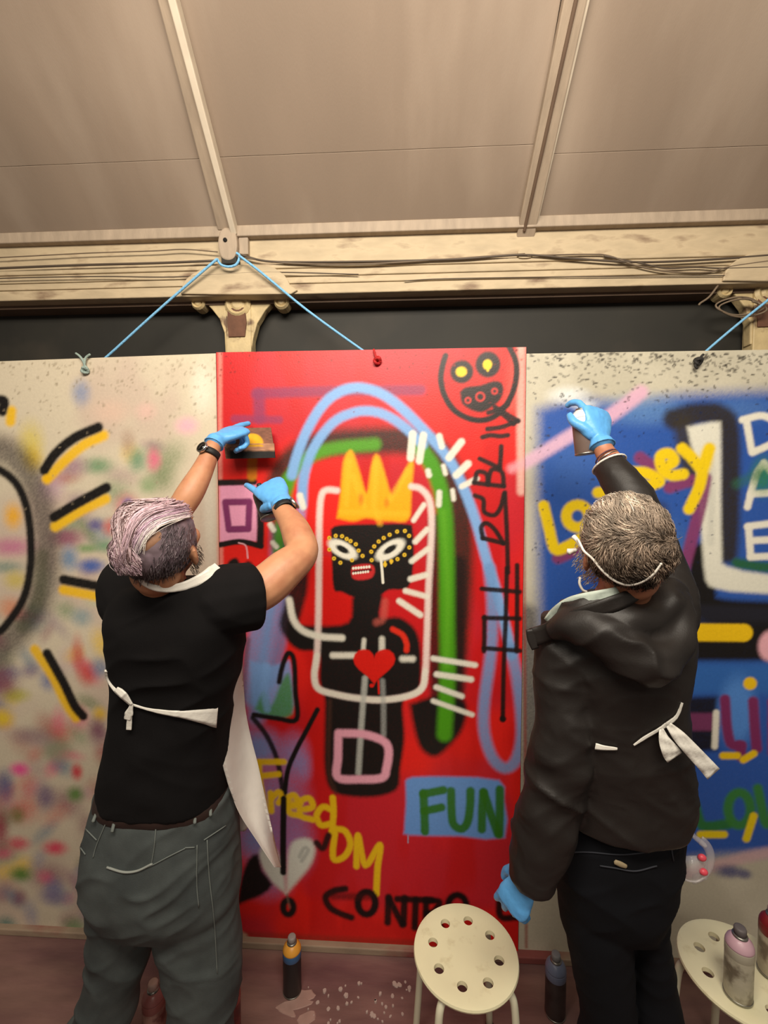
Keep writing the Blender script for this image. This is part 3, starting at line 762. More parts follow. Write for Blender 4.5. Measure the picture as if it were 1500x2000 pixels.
for (x, y, rx, ry, c, a) in ((158, 762, 20, 26, (130, 146, 180), .75), (365, 830, 24, 18, (240, 176, 196), .8), (215, 800, 40, 25, (224, 190, 170), .6), (285, 800, 22, 18, (230, 186, 176), .6), (300, 895, 16, 22, (226, 110, 140), .85), (268, 895, 20, 26, (110, 150, 118), .85), (288, 945, 20, 18, (128, 160, 110), .7),
                             (190, 905, 32, 18, (110, 150, 110), .85), (140, 905, 34, 22, (160, 120, 140), .75), (60, 860, 28, 44, (216, 196, 90), .8), (65, 890, 20, 26, (220, 184, 30), .7), (250, 981, 12, 12, (72, 104, 180), .85), (186, 1020, 18, 14, (78, 70, 140), .8), (216, 1025, 18, 18, (206, 100, 96), .8),
                             (130, 1045, 36, 20, (140, 60, 100), .8), (170, 1066, 24, 10, (110, 150, 90), .8), (205, 1062, 20, 14, (100, 150, 110), .7), (135, 1085, 20, 26, (90, 130, 170), .8), (178, 1100, 30, 15, (64, 98, 172), .9), (100, 945, 30, 30, (190, 150, 176), .6), (250, 860, 16, 26, (170, 140, 120), .6),
                             (25, 1000, 20, 26, (240, 176, 30), .9), (20, 1060, 50, 20, (196, 110, 150), .8), (10, 1100, 40, 14, (110, 140, 130), .7), (30, 1125, 26, 20, (206, 186, 90), .8), (20, 1180, 30, 24, (216, 130, 90), .7), (160, 1200, 24, 20, (120, 150, 160), .7), (190, 1170, 30, 14, (190, 196, 160), .6),
                             (152, 1275, 14, 40, (200, 90, 80), .75), (170, 1310, 20, 26, (204, 74, 66), .8), (195, 1300, 20, 22, (96, 120, 160), .7), (30, 1350, 30, 16, (180, 176, 50), .8), (5, 1395, 26, 22, (226, 196, 40), .9), (0, 1320, 40, 40, (120, 50, 84), .8), (195, 1390, 16, 16, (226, 184, 40), .85), (190, 1420, 20, 26, (124, 74, 96), .8),
                             (38, 1495, 22, 16, (230, 70, 150), .9), (150, 1502, 13, 18, (200, 50, 66), .9), (147, 1546, 20, 18, (86, 130, 56), .9), (88, 1550, 22, 30, (100, 76, 120), .75), (10, 1520, 20, 30, (80, 90, 140), .7), (35, 1585, 16, 18, (110, 120, 60), .7), (108, 1650, 26, 16, (214, 58, 92), .9), (35, 1640, 26, 16, (206, 60, 90), .8), (0, 1610, 20, 50, (150, 40, 70), .8),
                             (40, 1700, 26, 18, (78, 124, 50), .9), (105, 1745, 34, 20, (120, 108, 140), .7), (12, 1800, 24, 22, (76, 118, 112), .85), (145, 1805, 26, 22, (106, 134, 92), .8), (110, 1460, 36, 26, (140, 150, 120), .7), (60, 1430, 46, 20, (140, 110, 120), .7), (400, 1250, 20, 80, (200, 190, 170), .5), (380, 1650, 40, 60, (180, 120, 120), .5)):
    cv.blob(x, y, rx, ry, c, a, 0, .9)
cv.stroke([(0, 1262), (-70, 1280), (-130, 1230), (-165, 1120), (-160, 990), (-120, 900), (-60, 862), (-10, 866), (30, 885), (62, 930), (82, 985), (92, 1060), (88, 1130), (62, 1195), (0, 1262)], 44, (48, 40, 46), .7, 26)
cv.stroke([(80, 1080), (75, 1160), (45, 1215)], 26, (60, 70, 40), .5, 14)
cv.stroke([(-10, 1230), (-70, 1240), (-115, 1190), (-138, 1100), (-130, 1000), (-100, 930), (-50, 900), (-10, 905), (30, 935), (52, 985), (60, 1050), (58, 1110), (44, 1165), (10, 1215), (-10, 1230)], 15, BLK, 1, 6)
for (b1, y1) in (([(86, 912), (108, 880), (145, 850), (192, 830)], [(92, 929), (120, 900), (160, 866), (202, 846)]), ([(105, 1004), (150, 978), (208, 948)], [(108, 1022), (155, 994), (206, 970)]), ([(124, 1126), (170, 1136), (200, 1142)], [(124, 1146), (190, 1160)]), ([(92, 1270), (125, 1330), (145, 1372), (162, 1393)], [(68, 1262), (100, 1310), (130, 1370), (148, 1396)]), ([(-6, 772), (8, 776), (4, 795)], [(22, 795), (20, 815)])):
    cv.stroke(y1, 18, (240, 190, 24), .95, 7); cv.stroke(b1, 18, BLK, 1, 5)
cv.blob(91, 928, 9, 8, (244, 188, 20), 1)
cv.stroke([(428, 690), (428, 1000), (430, 1300), (430, 1800)], 5, (224, 120, 104), .8, 6)
cv.blob(395, 760, 24, 50, (232, 226, 208), .7); cv.blob(410, 1000, 14, 120, (222, 214, 196), .7)
for k in range(240):
    cv.blob(r2_.uniform(0, 428), 700 + r2_.exponential(70), r2_.uniform(1.5, 3), r2_.uniform(1.5, 4), (150, 136, 112), r2_.uniform(.3, .7), r2_.uniform(-50, 50), .5)
cv.stroke([(0, 1826), (220, 1832), (430, 1838)], 16, (150, 130, 106), .7, 8)
finish_board(cv, YB, 'pale board dabbed with many coloured spots and a black ring, left of the red board', 1.1, xa)

# ---- the blue and grey board on the right
xd = xb + .003 + 1.22; YR = YB + .007
cv = make_canvas(xb + .003, xd, P(1250, 1880, YB)[2], P(1250, 686, YB)[2], YR, (198, 192, 172), .0048)
n1 = fbm2(cv.X * 5, cv.Z * 5, 13)
al = (sstep(.4, .7, n1) * .5)[..., None]; cv.C = cv.C * (1 - al) + srgb((176, 170, 150)) * al
# blue field
cv.poly([(1050, 800), (1120, 775), (1230, 790), (1330, 770), (1450, 765), (1640, 760), (1640, 1660), (1400, 1672), (1240, 1690), (1100, 1690), (1062, 1600), (1056, 1300), (1048, 1000)], (44, 86, 168), 1, 20, 1)
n2 = fbm2(cv.X * 6, cv.Z * 6, 23)
msk = sstep(P(1250, 1650, YB)[2], P(1250, 1600, YB)[2], cv.Z) * 0 + 1
cv.blob(1120, 900, 60, 60, (70, 112, 184), .5); cv.blob(1260, 800, 80, 30, (104, 146, 196), .6); cv.blob(1180, 1180, 70, 90, (30, 70, 158), .6); cv.blob(1300, 1100, 40, 80, (84, 124, 178), .6); cv.blob(1450, 800, 60, 24, (88, 128, 184), .5)
cv.blob(1110, 772, 36, 16, (226, 230, 228), .9, 0, .9); cv.blob(1140, 790, 26, 10, (220, 226, 228), .8, 0, .9)
cv.stroke([(1012, 912), (1060, 884), (1128, 842)], 20, (222, 180, 204), .9, 9); cv.stroke([(1186, 816), (1220, 792), (1252, 766)], 22, (224, 176, 200), .9, 9)
cv.stroke([(1030, 1200), (1036, 1400), (1040, 1690)], 30, (40, 40, 60), .7, 16)
# black-edged white L
cv.stroke([(1316, 818), (1360, 808), (1408, 812), (1424, 850), (1424, 1000), (1420, 1080)], 34, (46, 40, 34), .95, 12)
cv.stroke([(1334, 830), (1342, 880), (1352, 930)], 30, (56, 50, 42), .9, 14)
cv.stroke([(1372, 1085), (1372, 1150), (1390, 1190), (1500, 1200), (1640, 1204)], 44, BLK, 1, 10)
cv.stroke([(1285, 1000), (1290, 1060), (1300, 1100)], 30, (50, 46, 44), .8, 14)
cv.stroke([(1440, 1100), (1500, 1108), (1640, 1110)], 16, (40, 96, 40), .9, 8)
cv.poly([(1342, 834), (1370, 828), (1402, 824), (1408, 840), (1408, 960), (1410, 1080), (1420, 1106), (1500, 1122), (1640, 1128), (1640, 1162), (1470, 1158), (1400, 1150), (1378, 1132), (1372, 1070), (1366, 1000), (1362, 920), (1350, 870)], (226, 224, 208), 1, 6, 2)
cv.stroke([(1386, 870), (1390, 960), (1388, 1060)], 10, (196, 196, 184), .5, 6)
# DARE in white
for pts in ([(1458, 822), (1468, 880)], [(1450, 820), (1490, 812), (1516, 830), (1512, 862), (1470, 884)], [(1460, 990), (1476, 930), (1492, 905)], [(1492, 905), (1520, 940), (1534, 990)], [(1466, 965), (1510, 962)], [(1462, 1030), (1466, 1086)], [(1460, 1028), (1510, 1022)], [(1466, 1056), (1505, 1054)], [(1466, 1088), (1515, 1086)]):
    cv.stroke(pts, 11, WHT, 1, 4)
cv.blob(1490, 930, 22, 36, (50, 130, 50), .7); cv.stroke([(1440, 945), (1480, 925)], 14, (50, 110, 80), .5, 10)
# LOVEY in yellow with purple shadows
LY = (240, 206, 20)
for pts in ([(1250, 894), (1272, 910), (1290, 926)], [(1308, 952), (1350, 938)], [(1090, 1090), (1112, 1080), (1134, 1062)], [(1378, 934), (1370, 980), (1352, 1050), (1332, 1124)]):
    cv.stroke(pts, 20, (132, 60, 106), .95, 6)
for pts in ([(1062, 988), (1072, 1030), (1084, 1072), (1110, 1066), (1134, 1052)], [(1236, 922), (1262, 924), (1288, 940), (1258, 948), (1244, 930)], [(1300, 912), (1316, 900), (1306, 886), (1290, 892), (1294, 916), (1312, 928), (1334, 926)], [(1332, 876), (1350, 892), (1366, 912)], [(1386, 876), (1374, 912), (1366, 950), (1346, 994)], [(1168, 962), (1190, 960)]):
    cv.stroke(pts, 19, LY, 1, 5)
cv.blob(1380, 896, 12, 24, LY, .9); cv.ring(1128, 1008, 22, 22, 18, LY, 1, 5)
# lower rows
cv.poly([(1330, 1180), (1640, 1190), (1640, 1225), (1470, 1222), (1330, 1218)], (34, 34, 44), .9, 8, 1)
cv.poly([(1330, 1215), (1640, 1215), (1640, 1292), (1330, 1292)], BLK, 1, 10, 1)
cv.stroke([(1350, 1235), (1452, 1236)], 32, (240, 196, 20), 1, 4)
cv.blob(1508, 1262, 26, 32, (236, 176, 186), 1, 0, .3)
cv.poly([(1330, 1296), (1640, 1296), (1640, 1355), (1330, 1355)], (50, 104, 180), .95, 12, 1)
cv.poly([(1340, 1362), (1402, 1360), (1400, 1466), (1340, 1470)], BLK, .95, 8, 1); cv.stroke([(1345, 1410), (1392, 1410)], 32, (120, 56, 96), .95, 6)
cv.blob(1440, 1390, 36, 70, (84, 140, 216), .9, 0, .5)
cv.stroke([(1399, 1392), (1396, 1458)], 10, WHT, 1, 4)
for pts in ([(1416, 1366), (1420, 1420), (1428, 1452), (1448, 1456)], [(1471, 1370), (1474, 1420), (1478, 1462)], [(1446, 1456), (1448, 1478)], [(1510, 1370), (1510, 1470)], [(1510, 1372), (1550, 1370)], [(1510, 1415), (1545, 1415)]):
    cv.stroke(pts, 17, (124, 44, 92), 1, 5)
cv.blob(1465, 1335, 13, 13, (240, 196, 20), 1, 0, .3)
cv.stroke([(1412, 1476), (1440, 1476)], 12, (236, 196, 20), 1, 4); cv.stroke([(1452, 1484), (1472, 1472)], 12, (236, 196, 20), 1, 4)
cv.stroke([(1356, 1570), (1372, 1612), (1420, 1610)], 18, (44, 112, 48), .95, 6); cv.ring(1444, 1580, 22, 32, 16, (56, 124, 50), .95, 6)
cv.stroke([(1480, 1540), (1498, 1610), (1520, 1545)], 16, (56, 124, 50), .95, 6)
cv.stroke([(1368, 1630), (1414, 1630)], 13, (228, 200, 24), 1, 4); cv.stroke([(1472, 1594), (1458, 1638)], 13, (228, 200, 24), 1, 4)
cv.stroke([(1340, 1706), (1400, 1690), (1500, 1666), (1640, 1656)], 18, (206, 170, 172), .85, 10)
cv.blob(1425, 1702, 30, 14, (72, 76, 124), .85); cv.blob(1455, 1708, 14, 10, (72, 76, 124), .7)
cv.stroke([(1023, 900), (1026, 1500), (1028, 1850)], 4, (150, 60, 50), .7, 4)
# scratched bare top
r3 = np.random.default_rng(21)
for k in range(420):
    x = r3.uniform(1030, 1640); y = 690 + r3.exponential(34)
    if x < 1080 and r3.random() < .5: y = 690 + r3.uniform(0, 300)
    ang = r3.uniform(-1.2, .6); L = r3.uniform(1.5, 6.5)
    cv.stroke([(x, y), (x + L * math.cos(ang), y - L * math.sin(ang))], r3.uniform(1.3, 2.6), (52, 46, 40), r3.uniform(.5, .95), 1.5, k=1)
for k in range(160):
    cv.blob(r3.uniform(1040, 1400), r3.uniform(760, 1100), r3.uniform(1, 3), r3.uniform(1, 2.4), (24, 36, 70), r3.uniform(.3, .8), r3.uniform(0, 90), .5)
finish_board(cv, YR, 'blue and grey board with yellow lettering and a big white L')

# ---- blue ropes that hold the boards up
M_ROPE = mat('light_blue_rope', (120, 182, 224), 0.7, var=0.2, vscale=140, bump=0.6, bscale=240)
M_ROPEG = mat('paint_dusted_rope', (150, 168, 160), 0.8, var=0.25, vscale=120, bump=0.6, bscale=200)
M_ROPER = mat('red_painted_rope', (176, 26, 26), 0.7, var=0.25, vscale=120, bump=0.6, bscale=200)
M_ROPEB = mat('black_painted_rope', (36, 34, 32), 0.7, var=0.3, vscale=120, bump=0.6, bscale=200)
def knot(x, y, m, parent, tails):
    parts = []
    c = P(x, y, YB - .012)
    lp = [c + np.array([.012 * math.cos(a), -.006 * math.sin(2 * a), .012 * math.sin(a)]) for a in np.linspace(0, 2 * np.pi, 9)]
    parts.append(tube(lp, .0055, 8, 3))
    lp = [c + np.array([.008 * math.sin(a), -.010 * math.cos(a) + .002, .007 * math.cos(a)]) for a in np.linspace(0, 2 * np.pi, 9)]
    parts.append(tube(lp, .0055, 8, 3))
    for tl in tails:
        parts.append(tube([c] + [P(px, py, YB - .014) for px, py in tl], np.linspace(.005, .0042, len(tl) + 1), 8, 4))
    v, f = join(parts); return mk('knot', v, f, m, parent)
rp = thing('blue_rope', P(445, 508, 1.745), 'light blue rope looped over the iron shoe, slanting down both ways behind the boards', 'rope', 'ropes holding the boards')
for pts in ([(424, 506), (390, 535), (300, 614), (205, 700), (180, 716)], [(468, 500), (510, 532), (600, 606), (708, 684), (730, 698)]):
    Ys = np.linspace(1.735, YB + .022, len(pts)); Ys[2:] = YB + .022
    v, f = tube([P(x, y, Y) for (x, y), Y in zip(pts, Ys)], .0048, 10, 4); mk('rope_strand', v, f, M_ROPE, rp)
v, f = tube([P(x, y, 1.742) for x, y in [(424, 506), (432, 517), (447, 521), (462, 516), (468, 500), (462, 494)]], .0048, 10, 5); mk('rope_loop', v, f, M_ROPE, rp)
knot(166, 722, M_ROPEG, rp, [[(164, 708), (156, 696), (148, 690)], [(165, 708), (168, 698), (176, 692)]])
knot(737, 704, M_ROPER, rp, [[(732, 692), (730, 682)]])
rp2 = thing('blue_rope', P(1450, 640, 1.75), 'light blue rope slanting down from the right column behind the blue board', 'rope', 'ropes holding the boards')
v, f = tube([P(x, y, YR + .022) for x, y in [(1560, 536), (1500, 586), (1440, 634), (1380, 685), (1366, 700)]], .0048, 10, 4); mk('rope_strand', v, f, M_ROPE, rp2)
knot(1364, 706, M_ROPEB, rp2, [[(1370, 696), (1374, 692)], [(1358, 714), (1362, 720)]])

# ================================================================== PEOPLE
M_SKIN = mat('skin_tan', (196, 140, 104), 0.5, var=0.08, vscale=40, bump=0.06, bscale=220, color2=(176, 112, 82), c2scale=14, c2lo=0.5, c2hi=0.8)
M_SKIN2 = mat('skin_ruddy', (182, 122, 92), 0.5, var=0.08, vscale=40, bump=0.06, bscale=220, color2=(160, 96, 72), c2scale=14, c2lo=0.5, c2hi=0.8)
M_GLOVE = mat('light_blue_nitrile', (96, 172, 236), 0.42, var=0.07, vscale=60, bump=0.25, bscale=70)
M_TEE = mat('black_cotton', (13, 11, 12), 0.9, bump=0.1, bscale=300, spec=0.2, var=0.15, vscale=20)
M_JEAN = mat('grey_green_denim', (70, 76, 75), 0.85, var=0.22, vscale=16, bump=0.12, bscale=320, color2=(54, 60, 60), c2scale=6, c2lo=0.45, c2hi=0.7)
M_STITCH = mat('pale_stitching', (140, 144, 138), 0.8)
M_BELT = mat('dark_brown_leather', (44, 30, 26), 0.5, var=0.2, vscale=20)
M_JACK = mat('black_nylon', (35, 31, 29), 0.5, spec=0.4, var=0.1, vscale=16, bump=0.08, bscale=260)
M_NAVY = mat('navy_black_trousers', (11, 12, 17), 0.9, spec=.2, var=0.2, vscale=12, bump=0.1, bscale=300)
M_FILM = mat('milky_plastic_film', (226, 220, 212), 0.35, bump=0.5, bscale=26, see=0.22, var=0.05)
M_TIE = mat('white_plastic_tie', (232, 228, 218), 0.35, bump=0.4, bscale=60, see=0.06)
M_MINT = mat('pale_mint_collar', (196, 208, 196), 0.6, var=0.08, vscale=20, bump=0.3, bscale=40)
M_SHOE = mat('dark_shoe_leather', (36, 32, 30), 0.6, var=0.2)
M_STEEL = mat('brushed_steel', (200, 198, 192), 0.28, metal=1.0)
M_BLACKG = mat('black_glossy_dial', (10, 10, 12), 0.12)
M_BLACKR = mat('black_rubber', (22, 22, 22), 0.6)
M_EYE = mat('eye_white', (228, 222, 214), 0.2); M_IRIS = mat('dark_iris', (50, 34, 24), 0.2)
M_LIP = mat('lips', (160, 84, 76), 0.5)
M_HAIR = mat('hair_strands', attr=True, rough=0.45, spec=0.4)

def limb(rows, n=14, k=5, flat=None):
    """rows of (px, py, Y, radius)"""
    return tube([P(a, b, c) for a, b, c, r in rows], [r[3] for r in rows], n, k, flat=flat)
def wlimb(rows, n=14, k=5):
    return tube([r[:3] for r in rows], [r[3] for r in rows], n, k)

def head_frame(yaw, pitch, roll=0.0):
    """columns: right, forward, up of the head; yaw > 0 turns to the right of the picture, pitch > 0 looks up"""
    R = Matrix.Rotation(math.radians(-yaw), 3, 'Z') @ Matrix.Rotation(math.radians(pitch), 3, 'X') @ Matrix.Rotation(math.radians(roll), 3, 'Y')
    return np.array(R)
CR_C = np.array([0, -.012, .025])               # cranium in the head's own frame
CR_R = np.array([.077, .098, .088])
def head_parts(c, R, s=1.0):
    def e(p, r, Q=None): return ellipsoid(c + R @ (np.array(p) * s), np.array(r) * s, R if Q is None else R @ np.array(Q))
    parts = [e(CR_C, CR_R), e((0, .03, -.035), (.062, .068, .075)), e((0, .05, -.085), (.04, .042, .03)), e((0, .072, .03), (.052, .025, .03)),
             e((0, .104, -.012), (.013, .018, .012)), e((0, .092, .008), (.010, .016, .024)), e((0, .085, -.055), (.024, .018, .012)),
             e((.042, .062, -.02), (.022, .028, .022)), e((-.042, .062, -.02), (.022, .028, .022)), e((0, -.045, -.045), (.056, .05, .055))]
    for sx in (1, -1):
        Q = Matrix.Rotation(sx * math.radians(28), 3, 'Z')
        parts.append(e((sx * .079, -.012, -.014), (.0075, .018, .029), Q)); parts.append(e((sx * .075, -.004, -.032), (.008, .011, .012), Q)); parts.append(e((sx * .086, -.020, -.008), (.004, .008, .022), Q))
    return parts
def face_bits(c, R, s, parent, mask=False):
    for sx in (1, -1):
        p = c + R @ (np.array([sx * .032, .082, .012]) * s)
        v, f = ellipsoid(p, np.array([.0125] * 3) * s, R, 14, 10); o = mk('eye', v, f, M_EYE, parent)
        p = c + R @ (np.array([sx * .032, .0915, .014]) * s); v, f = ellipsoid(p, np.array([.006, .0035, .006]) * s, R, 12, 8); mk('iris', v, f, M_IRIS, o)
    if not mask:
        p = c + R @ (np.array([0, .101, -.058]) * s); v, f = ellipsoid(p, np.array([.022, .006, .007]) * s, R, 14, 8); mk('mouth', v, f, M_LIP, parent)

def hit_head(px, py, c, R, s, grow):
    """where the sight line through a pixel meets the (slightly grown) cranium"""
    o = np.array([0, 0, CAM_H]); d = CAM_M @ np.array([(px - 750) / F, -(py - 1000) / F, -1.0]); d = unit(d)
    cc = c + R @ (CR_C * s); rr = CR_R * s + grow
    A = R.T @ (o - cc) / rr; B = R.T @ d / rr
    a = B @ B; b = 2 * A @ B; q = A @ A - 1; disc = b * b - 4 * a * q
    if disc < 0:
        t = -b / (2 * a); p = A + B * t; p = unit(p); return cc + R @ (p * rr)
    t = (-b - math.sqrt(disc)) / (2 * a)
    return o + d * t

def strand(pts, r0, r1):
    return tube(pts, np.linspace(r0, r1, len(pts)), 3, 2, cap=False)

def hair_mesh(name, groups, parent):
    """groups of (vertices, faces, colour)"""
    V, Fc = join([(g[0], g[1]) for g in groups]); C = np.concatenate([np.tile(srgb(g[2]), (len(g[0]), 1)) if np.ndim(g[2]) == 1 else g[2] for g in groups])
    return mk(name, V, Fc, M_HAIR, parent, True, C)

def cap_patch(c, R, s, keep, colour, grow=.004, nu=64, nv=44):
    """skin-close hair layer over the part of the cranium where keep(local unit direction) is true"""
    V = []; D = []; Fc = []
    for i in range(nv + 1):
        th = math.pi * i / nv
        for j in range(nu):
            ph = 2 * math.pi * j / nu
            D.append((math.sin(th) * math.cos(ph), math.sin(th) * math.sin(ph), math.cos(th)))
    D = np.array(D); k = keep(D)
    rr = CR_R * s + np.where(k, grow, -.006)[:, None] + (noise3(D * 9, 3)[:, None] - .5) * .004
    V = c + (CR_C * s) @ R.T + (D * rr) @ R.T
    for i in range(nv):
        for j in range(nu):
            q = (i * nu + j, (i + 1) * nu + j, (i + 1) * nu + (j + 1) % nu, i * nu + (j + 1) % nu)
            if k[list(q)].sum() >= 2: Fc.append(q)
    C = np.array([srgb(x) for x in colour(D)])
    return V, Fc, C

def hand(wrist, along_, back, side, curls, thumb, spread=(-.12, -.04, .04, .12), s=1.0, palm_w=1.0):
    """glove shapes: wrist point, direction of the fingers, direction of the back of the hand, side = +1 if the thumb is on the +x side"""
    y = unit(along_); z = unit(np.asarray(back) - y * np.dot(back, y)); x = np.cross(y, z) * 1.0
    Mx = np.stack([x, y, z], 1)
    def W(p): return wrist + Mx @ (np.array(p) * s)
    parts = []
    # palm
    rows = [(0, -.012, 0, .026, .019), (0, .010, 0, .028, .018), (0, .04, .001, .037 * palm_w, .0165), (0, .07, .002, .042 * palm_w, .0155), (0, .092, .001, .040 * palm_w, .0125)]
    ang = np.linspace(0, 2 * np.pi, 18, endpoint=False); V = []
    sm = smooth_path(rows, 3)
    for r in sm:
        V += [W((r[0] + math.copysign(abs(math.cos(a)) ** .8, math.cos(a)) * r[3], r[1], r[2] + math.sin(a) * r[4])) for a in ang]
    m = len(sm); Fc = [(i * 18 + j, i * 18 + (j + 1) % 18, (i + 1) * 18 + (j + 1) % 18, (i + 1) * 18 + j) for i in range(m - 1) for j in range(18)]
    V += [W((0, -.018, 0)), W((0, .098, 0))]
    Fc += [(len(V) - 2, (j + 1) % 18, j) for j in range(18)] + [(len(V) - 1, (m - 1) * 18 + j, (m - 1) * 18 + (j + 1) % 18) for j in range(18)]
    parts.append((np.array(V), Fc))
    bx = np.array([-.031, -.0105, .0105, .031]) * side * palm_w; ln = [.060, .074, .082, .074]; rad = [.0082, .0092, .0096, .0094]
    for i in range(4):                           # little, ring, middle, index
        p = np.array([bx[i], .078 - abs(i - 2) * .004, 0.0]); a = 0.0; pts = [p + np.array([0, -.014, 0]), p]; rr = [rad[i], rad[i] * 1.05]
        sp = spread[i] * side
        for seg, cu in zip((.46, .30, .24), curls[i]):
            a += math.radians(cu); st = ln[i] * seg * 1.12
            d = np.array([math.sin(sp) * math.cos(a), math.cos(sp) * math.cos(a), -math.sin(a)])
            p = p + d * st; pts.append(p); rr.append(rad[i] * (1.0, .95, .82)[len(rr) - 2])
        parts.append(tube([W(q) for q in pts], np.array(rr) * s, 10, 4))
    tp = [np.array([.022 * side, .012, -.004])] + [np.array([q[0] * side, q[1], q[2]]) for q in thumb]
    parts.append(tube([W(q) for q in tp], np.array([.015, .0135, .0115, .009][:len(tp)]) * s, 10, 4))
    return parts, W
def glove(name, parent, wrist, along_, back, side, curls, thumb, cuff_to, s=1.0, cuff_r=.033, **kw):
    parts, W = hand(np.array(wrist), along_, back, side, curls, thumb, s=s, **kw)
    d = np.array(cuff_to) - np.array(wrist)
    parts.append(tube([np.array(wrist), np.array(wrist) + d * .5, np.array(cuff_to)], [.027 * s, cuff_r * .95, cuff_r], 16, 3))
    V, Fc, N = fuse(parts, .0034, 4)
    V = V + N * ((noise3(V * 70, 2) - .5) * .0022)[:, None]
    o = mk(name, V, Fc, M_GLOVE, parent)
    # rolled rim of the cuff
    y = unit(d); u = unit(np.cross(y, [0.3, 0.2, 1])); w = np.cross(y, u); a = np.linspace(0, 2 * np.pi, 17)
    v, f = tube([np.array(cuff_to) + (u * math.cos(t) + w * math.sin(t)) * cuff_r * 1.0 for t in a], .0018, 6, 1, cap=False)
    mk('cuff_rim', v, f, M_GLOVE, o)
    return o, W

def ribbon(rows, width, m, name, parent, thick=.0012, normal=(0, -1, 0), k=5, wave=0.0):
    """flat band through photo points (px, py, Y); width in pixels, one number or one for each row, measured across the band"""
    rows = np.asarray(rows, float); w = np.broadcast_to(np.asarray(width, float), (len(rows),))
    r = smooth_path(np.hstack([rows, w[:, None]]), k)
    T = np.gradient(r[:, :2], axis=0); T /= np.linalg.norm(T, axis=1, keepdims=True) + 1e-9
    nn = np.stack([-T[:, 1], T[:, 0]], 1)
    G = []
    for i in range(len(r)):
        row = []
        for t in np.linspace(-.5, .5, 5):
            q = r[i, :2] + nn[i] * t * r[i, 3]
            row.append(P(q[0], q[1], r[i, 2] + wave * math.sin(i * 1.1 + t * 5)))
        G.append(row)
    v, f = sheet(np.array(G), thick, normal); return mk(name, v, f, m, parent)

def wristwatch(parent, c, axis_, face, r, strap_m):
    """strap round the wrist axis, round case on the side the face points to"""
    a = unit(axis_); n = unit(np.asarray(face) - a * np.dot(face, a)); b = np.cross(a, n)
    Q = np.stack([b, a, n], 1)
    st = []
    for wv in (-1, 1):
        pass
    ang = np.linspace(0, 2 * np.pi, 33); G = []
    for rr, yy in ((r, -.011), (r + .0025, -.0095), (r + .0025, .0095), (r, .011)):
        G.append([c + Q @ np.array([rr * math.sin(t), yy, rr * math.cos(t)]) for t in ang])
    V = np.array(G).reshape(-1, 3); Fc = grid_faces(33, 4).tolist()
    w = thing_child = mk('wristwatch', V, Fc, strap_m, parent)
    m = w.modifiers.new('solid', 'SOLIDIFY'); m.thickness = .002
    top = c + n * (r + .002)
    Rm = np.stack([b, a, n], 1)
    v, f = lathe([(.019, -.002), (.021, .002), (.021, .008), (.0185, .0095), (.0165, .0085)], top, 28, Rm); mk('watch_case', v, f, M_STEEL, w)
    v, f = lathe([(.0165, .0082), (.0165, .0090)], top, 28, Rm); mk('watch_dial', v, f, M_BLACKG, w)
    v, f = lathe([(.003, 0), (.003, .006)], top + b * .021 + n * .004, 10, np.stack([n, a, b], 1)); mk('watch_crown', v, f, M_STEEL, w)
    return w

def wrinkle(V, N, amp, sc, seed, stretch=(1, 1, 1), ridge=True, mask=None, rot=0.0):
    c_, s_ = math.cos(math.radians(rot)), math.sin(math.radians(rot))
    q = np.stack([V[:, 0] * c_ + V[:, 2] * s_, V[:, 1], -V[:, 0] * s_ + V[:, 2] * c_], 1) * np.array(stretch) * sc
    q = q + (noise3(V * sc * .6, seed + 7)[:, None] - .5) * 1.6
    n = noise3(q, seed)
    if ridge: n = 1 - np.abs(2 * n - 1); n = n ** 1.6
    d = (n - .5) * amp
    if mask is not None: d = d * mask
    return V + N * d[:, None]

# ------------------------------------------------------------------ person with lilac hair, black T-shirt
pa = thing('person', (-.62, 1.22, 0), 'person with lilac-grey hair in a black T-shirt holding a stencil up to the red board', 'person', 'people spraying the boards')
H1 = P(314, 1064, 1.05); R1 = head_frame(-2, 32, 6); S1 = 1.07
sh_l, el_l, wr_l = (258, 1150, 1.16), (345, 1004, 1.41), (418, 868, 1.53)
sh_r, el_r, wr_r = (452, 1165, 1.12), (590, 1080, 1.25), (546, 990, 1.40)
kneeL = P(200, 1990, 1.22); kneeR = P(386, 1990, 1.22)
ankL = np.array([kneeL[0] - .05, 1.20, .09]); ankR = np.array([kneeR[0] + .03, 1.24, .09])
def leg_rows(rows): return loft([(c[0], c[1], c[2], c[3], c[4]) for c in rows], 28, 2.2, 4)
pl = pxsecs([(1700, 158, 312, 1.22, .10), (1760, 166, 306, 1.22, .098), (1812, 172, 290, 1.22, .092), (1881, 162, 280, 1.22, .085), (1940, 148, 262, 1.22, .08), (2000, 137, 246, 1.22, .078)])
pl += [(ankL[0] - .005, 1.21, .25, .075, .085), (ankL[0], 1.20, .06, .078, .09), (ankL[0], 1.20, .035, .078, .09)]
pr_ = pxsecs([(1700, 300, 460, 1.22, .105), (1760, 298, 463, 1.22, .10), (1826, 296, 464, 1.22, .096), (1880, 310, 466, 1.22, .09), (1930, 322, 462, 1.22, .088), (2000, 324, 446, 1.22, .084)])
pr_ += [(ankR[0] - .01, 1.23, .25, .078, .088), (ankR[0], 1.24, .06, .08, .09), (ankR[0], 1.24, .035, .08, .09)]
nk = H1 + R1 @ (np.array([0, -.035, -.06]) * S1)
body = head_parts(H1, R1, S1)
body.append(tube([nk, (nk + P(325, 1160, 1.15)) / 2, P(325, 1175, 1.16)], [.056, .058, .075], 16, 4))
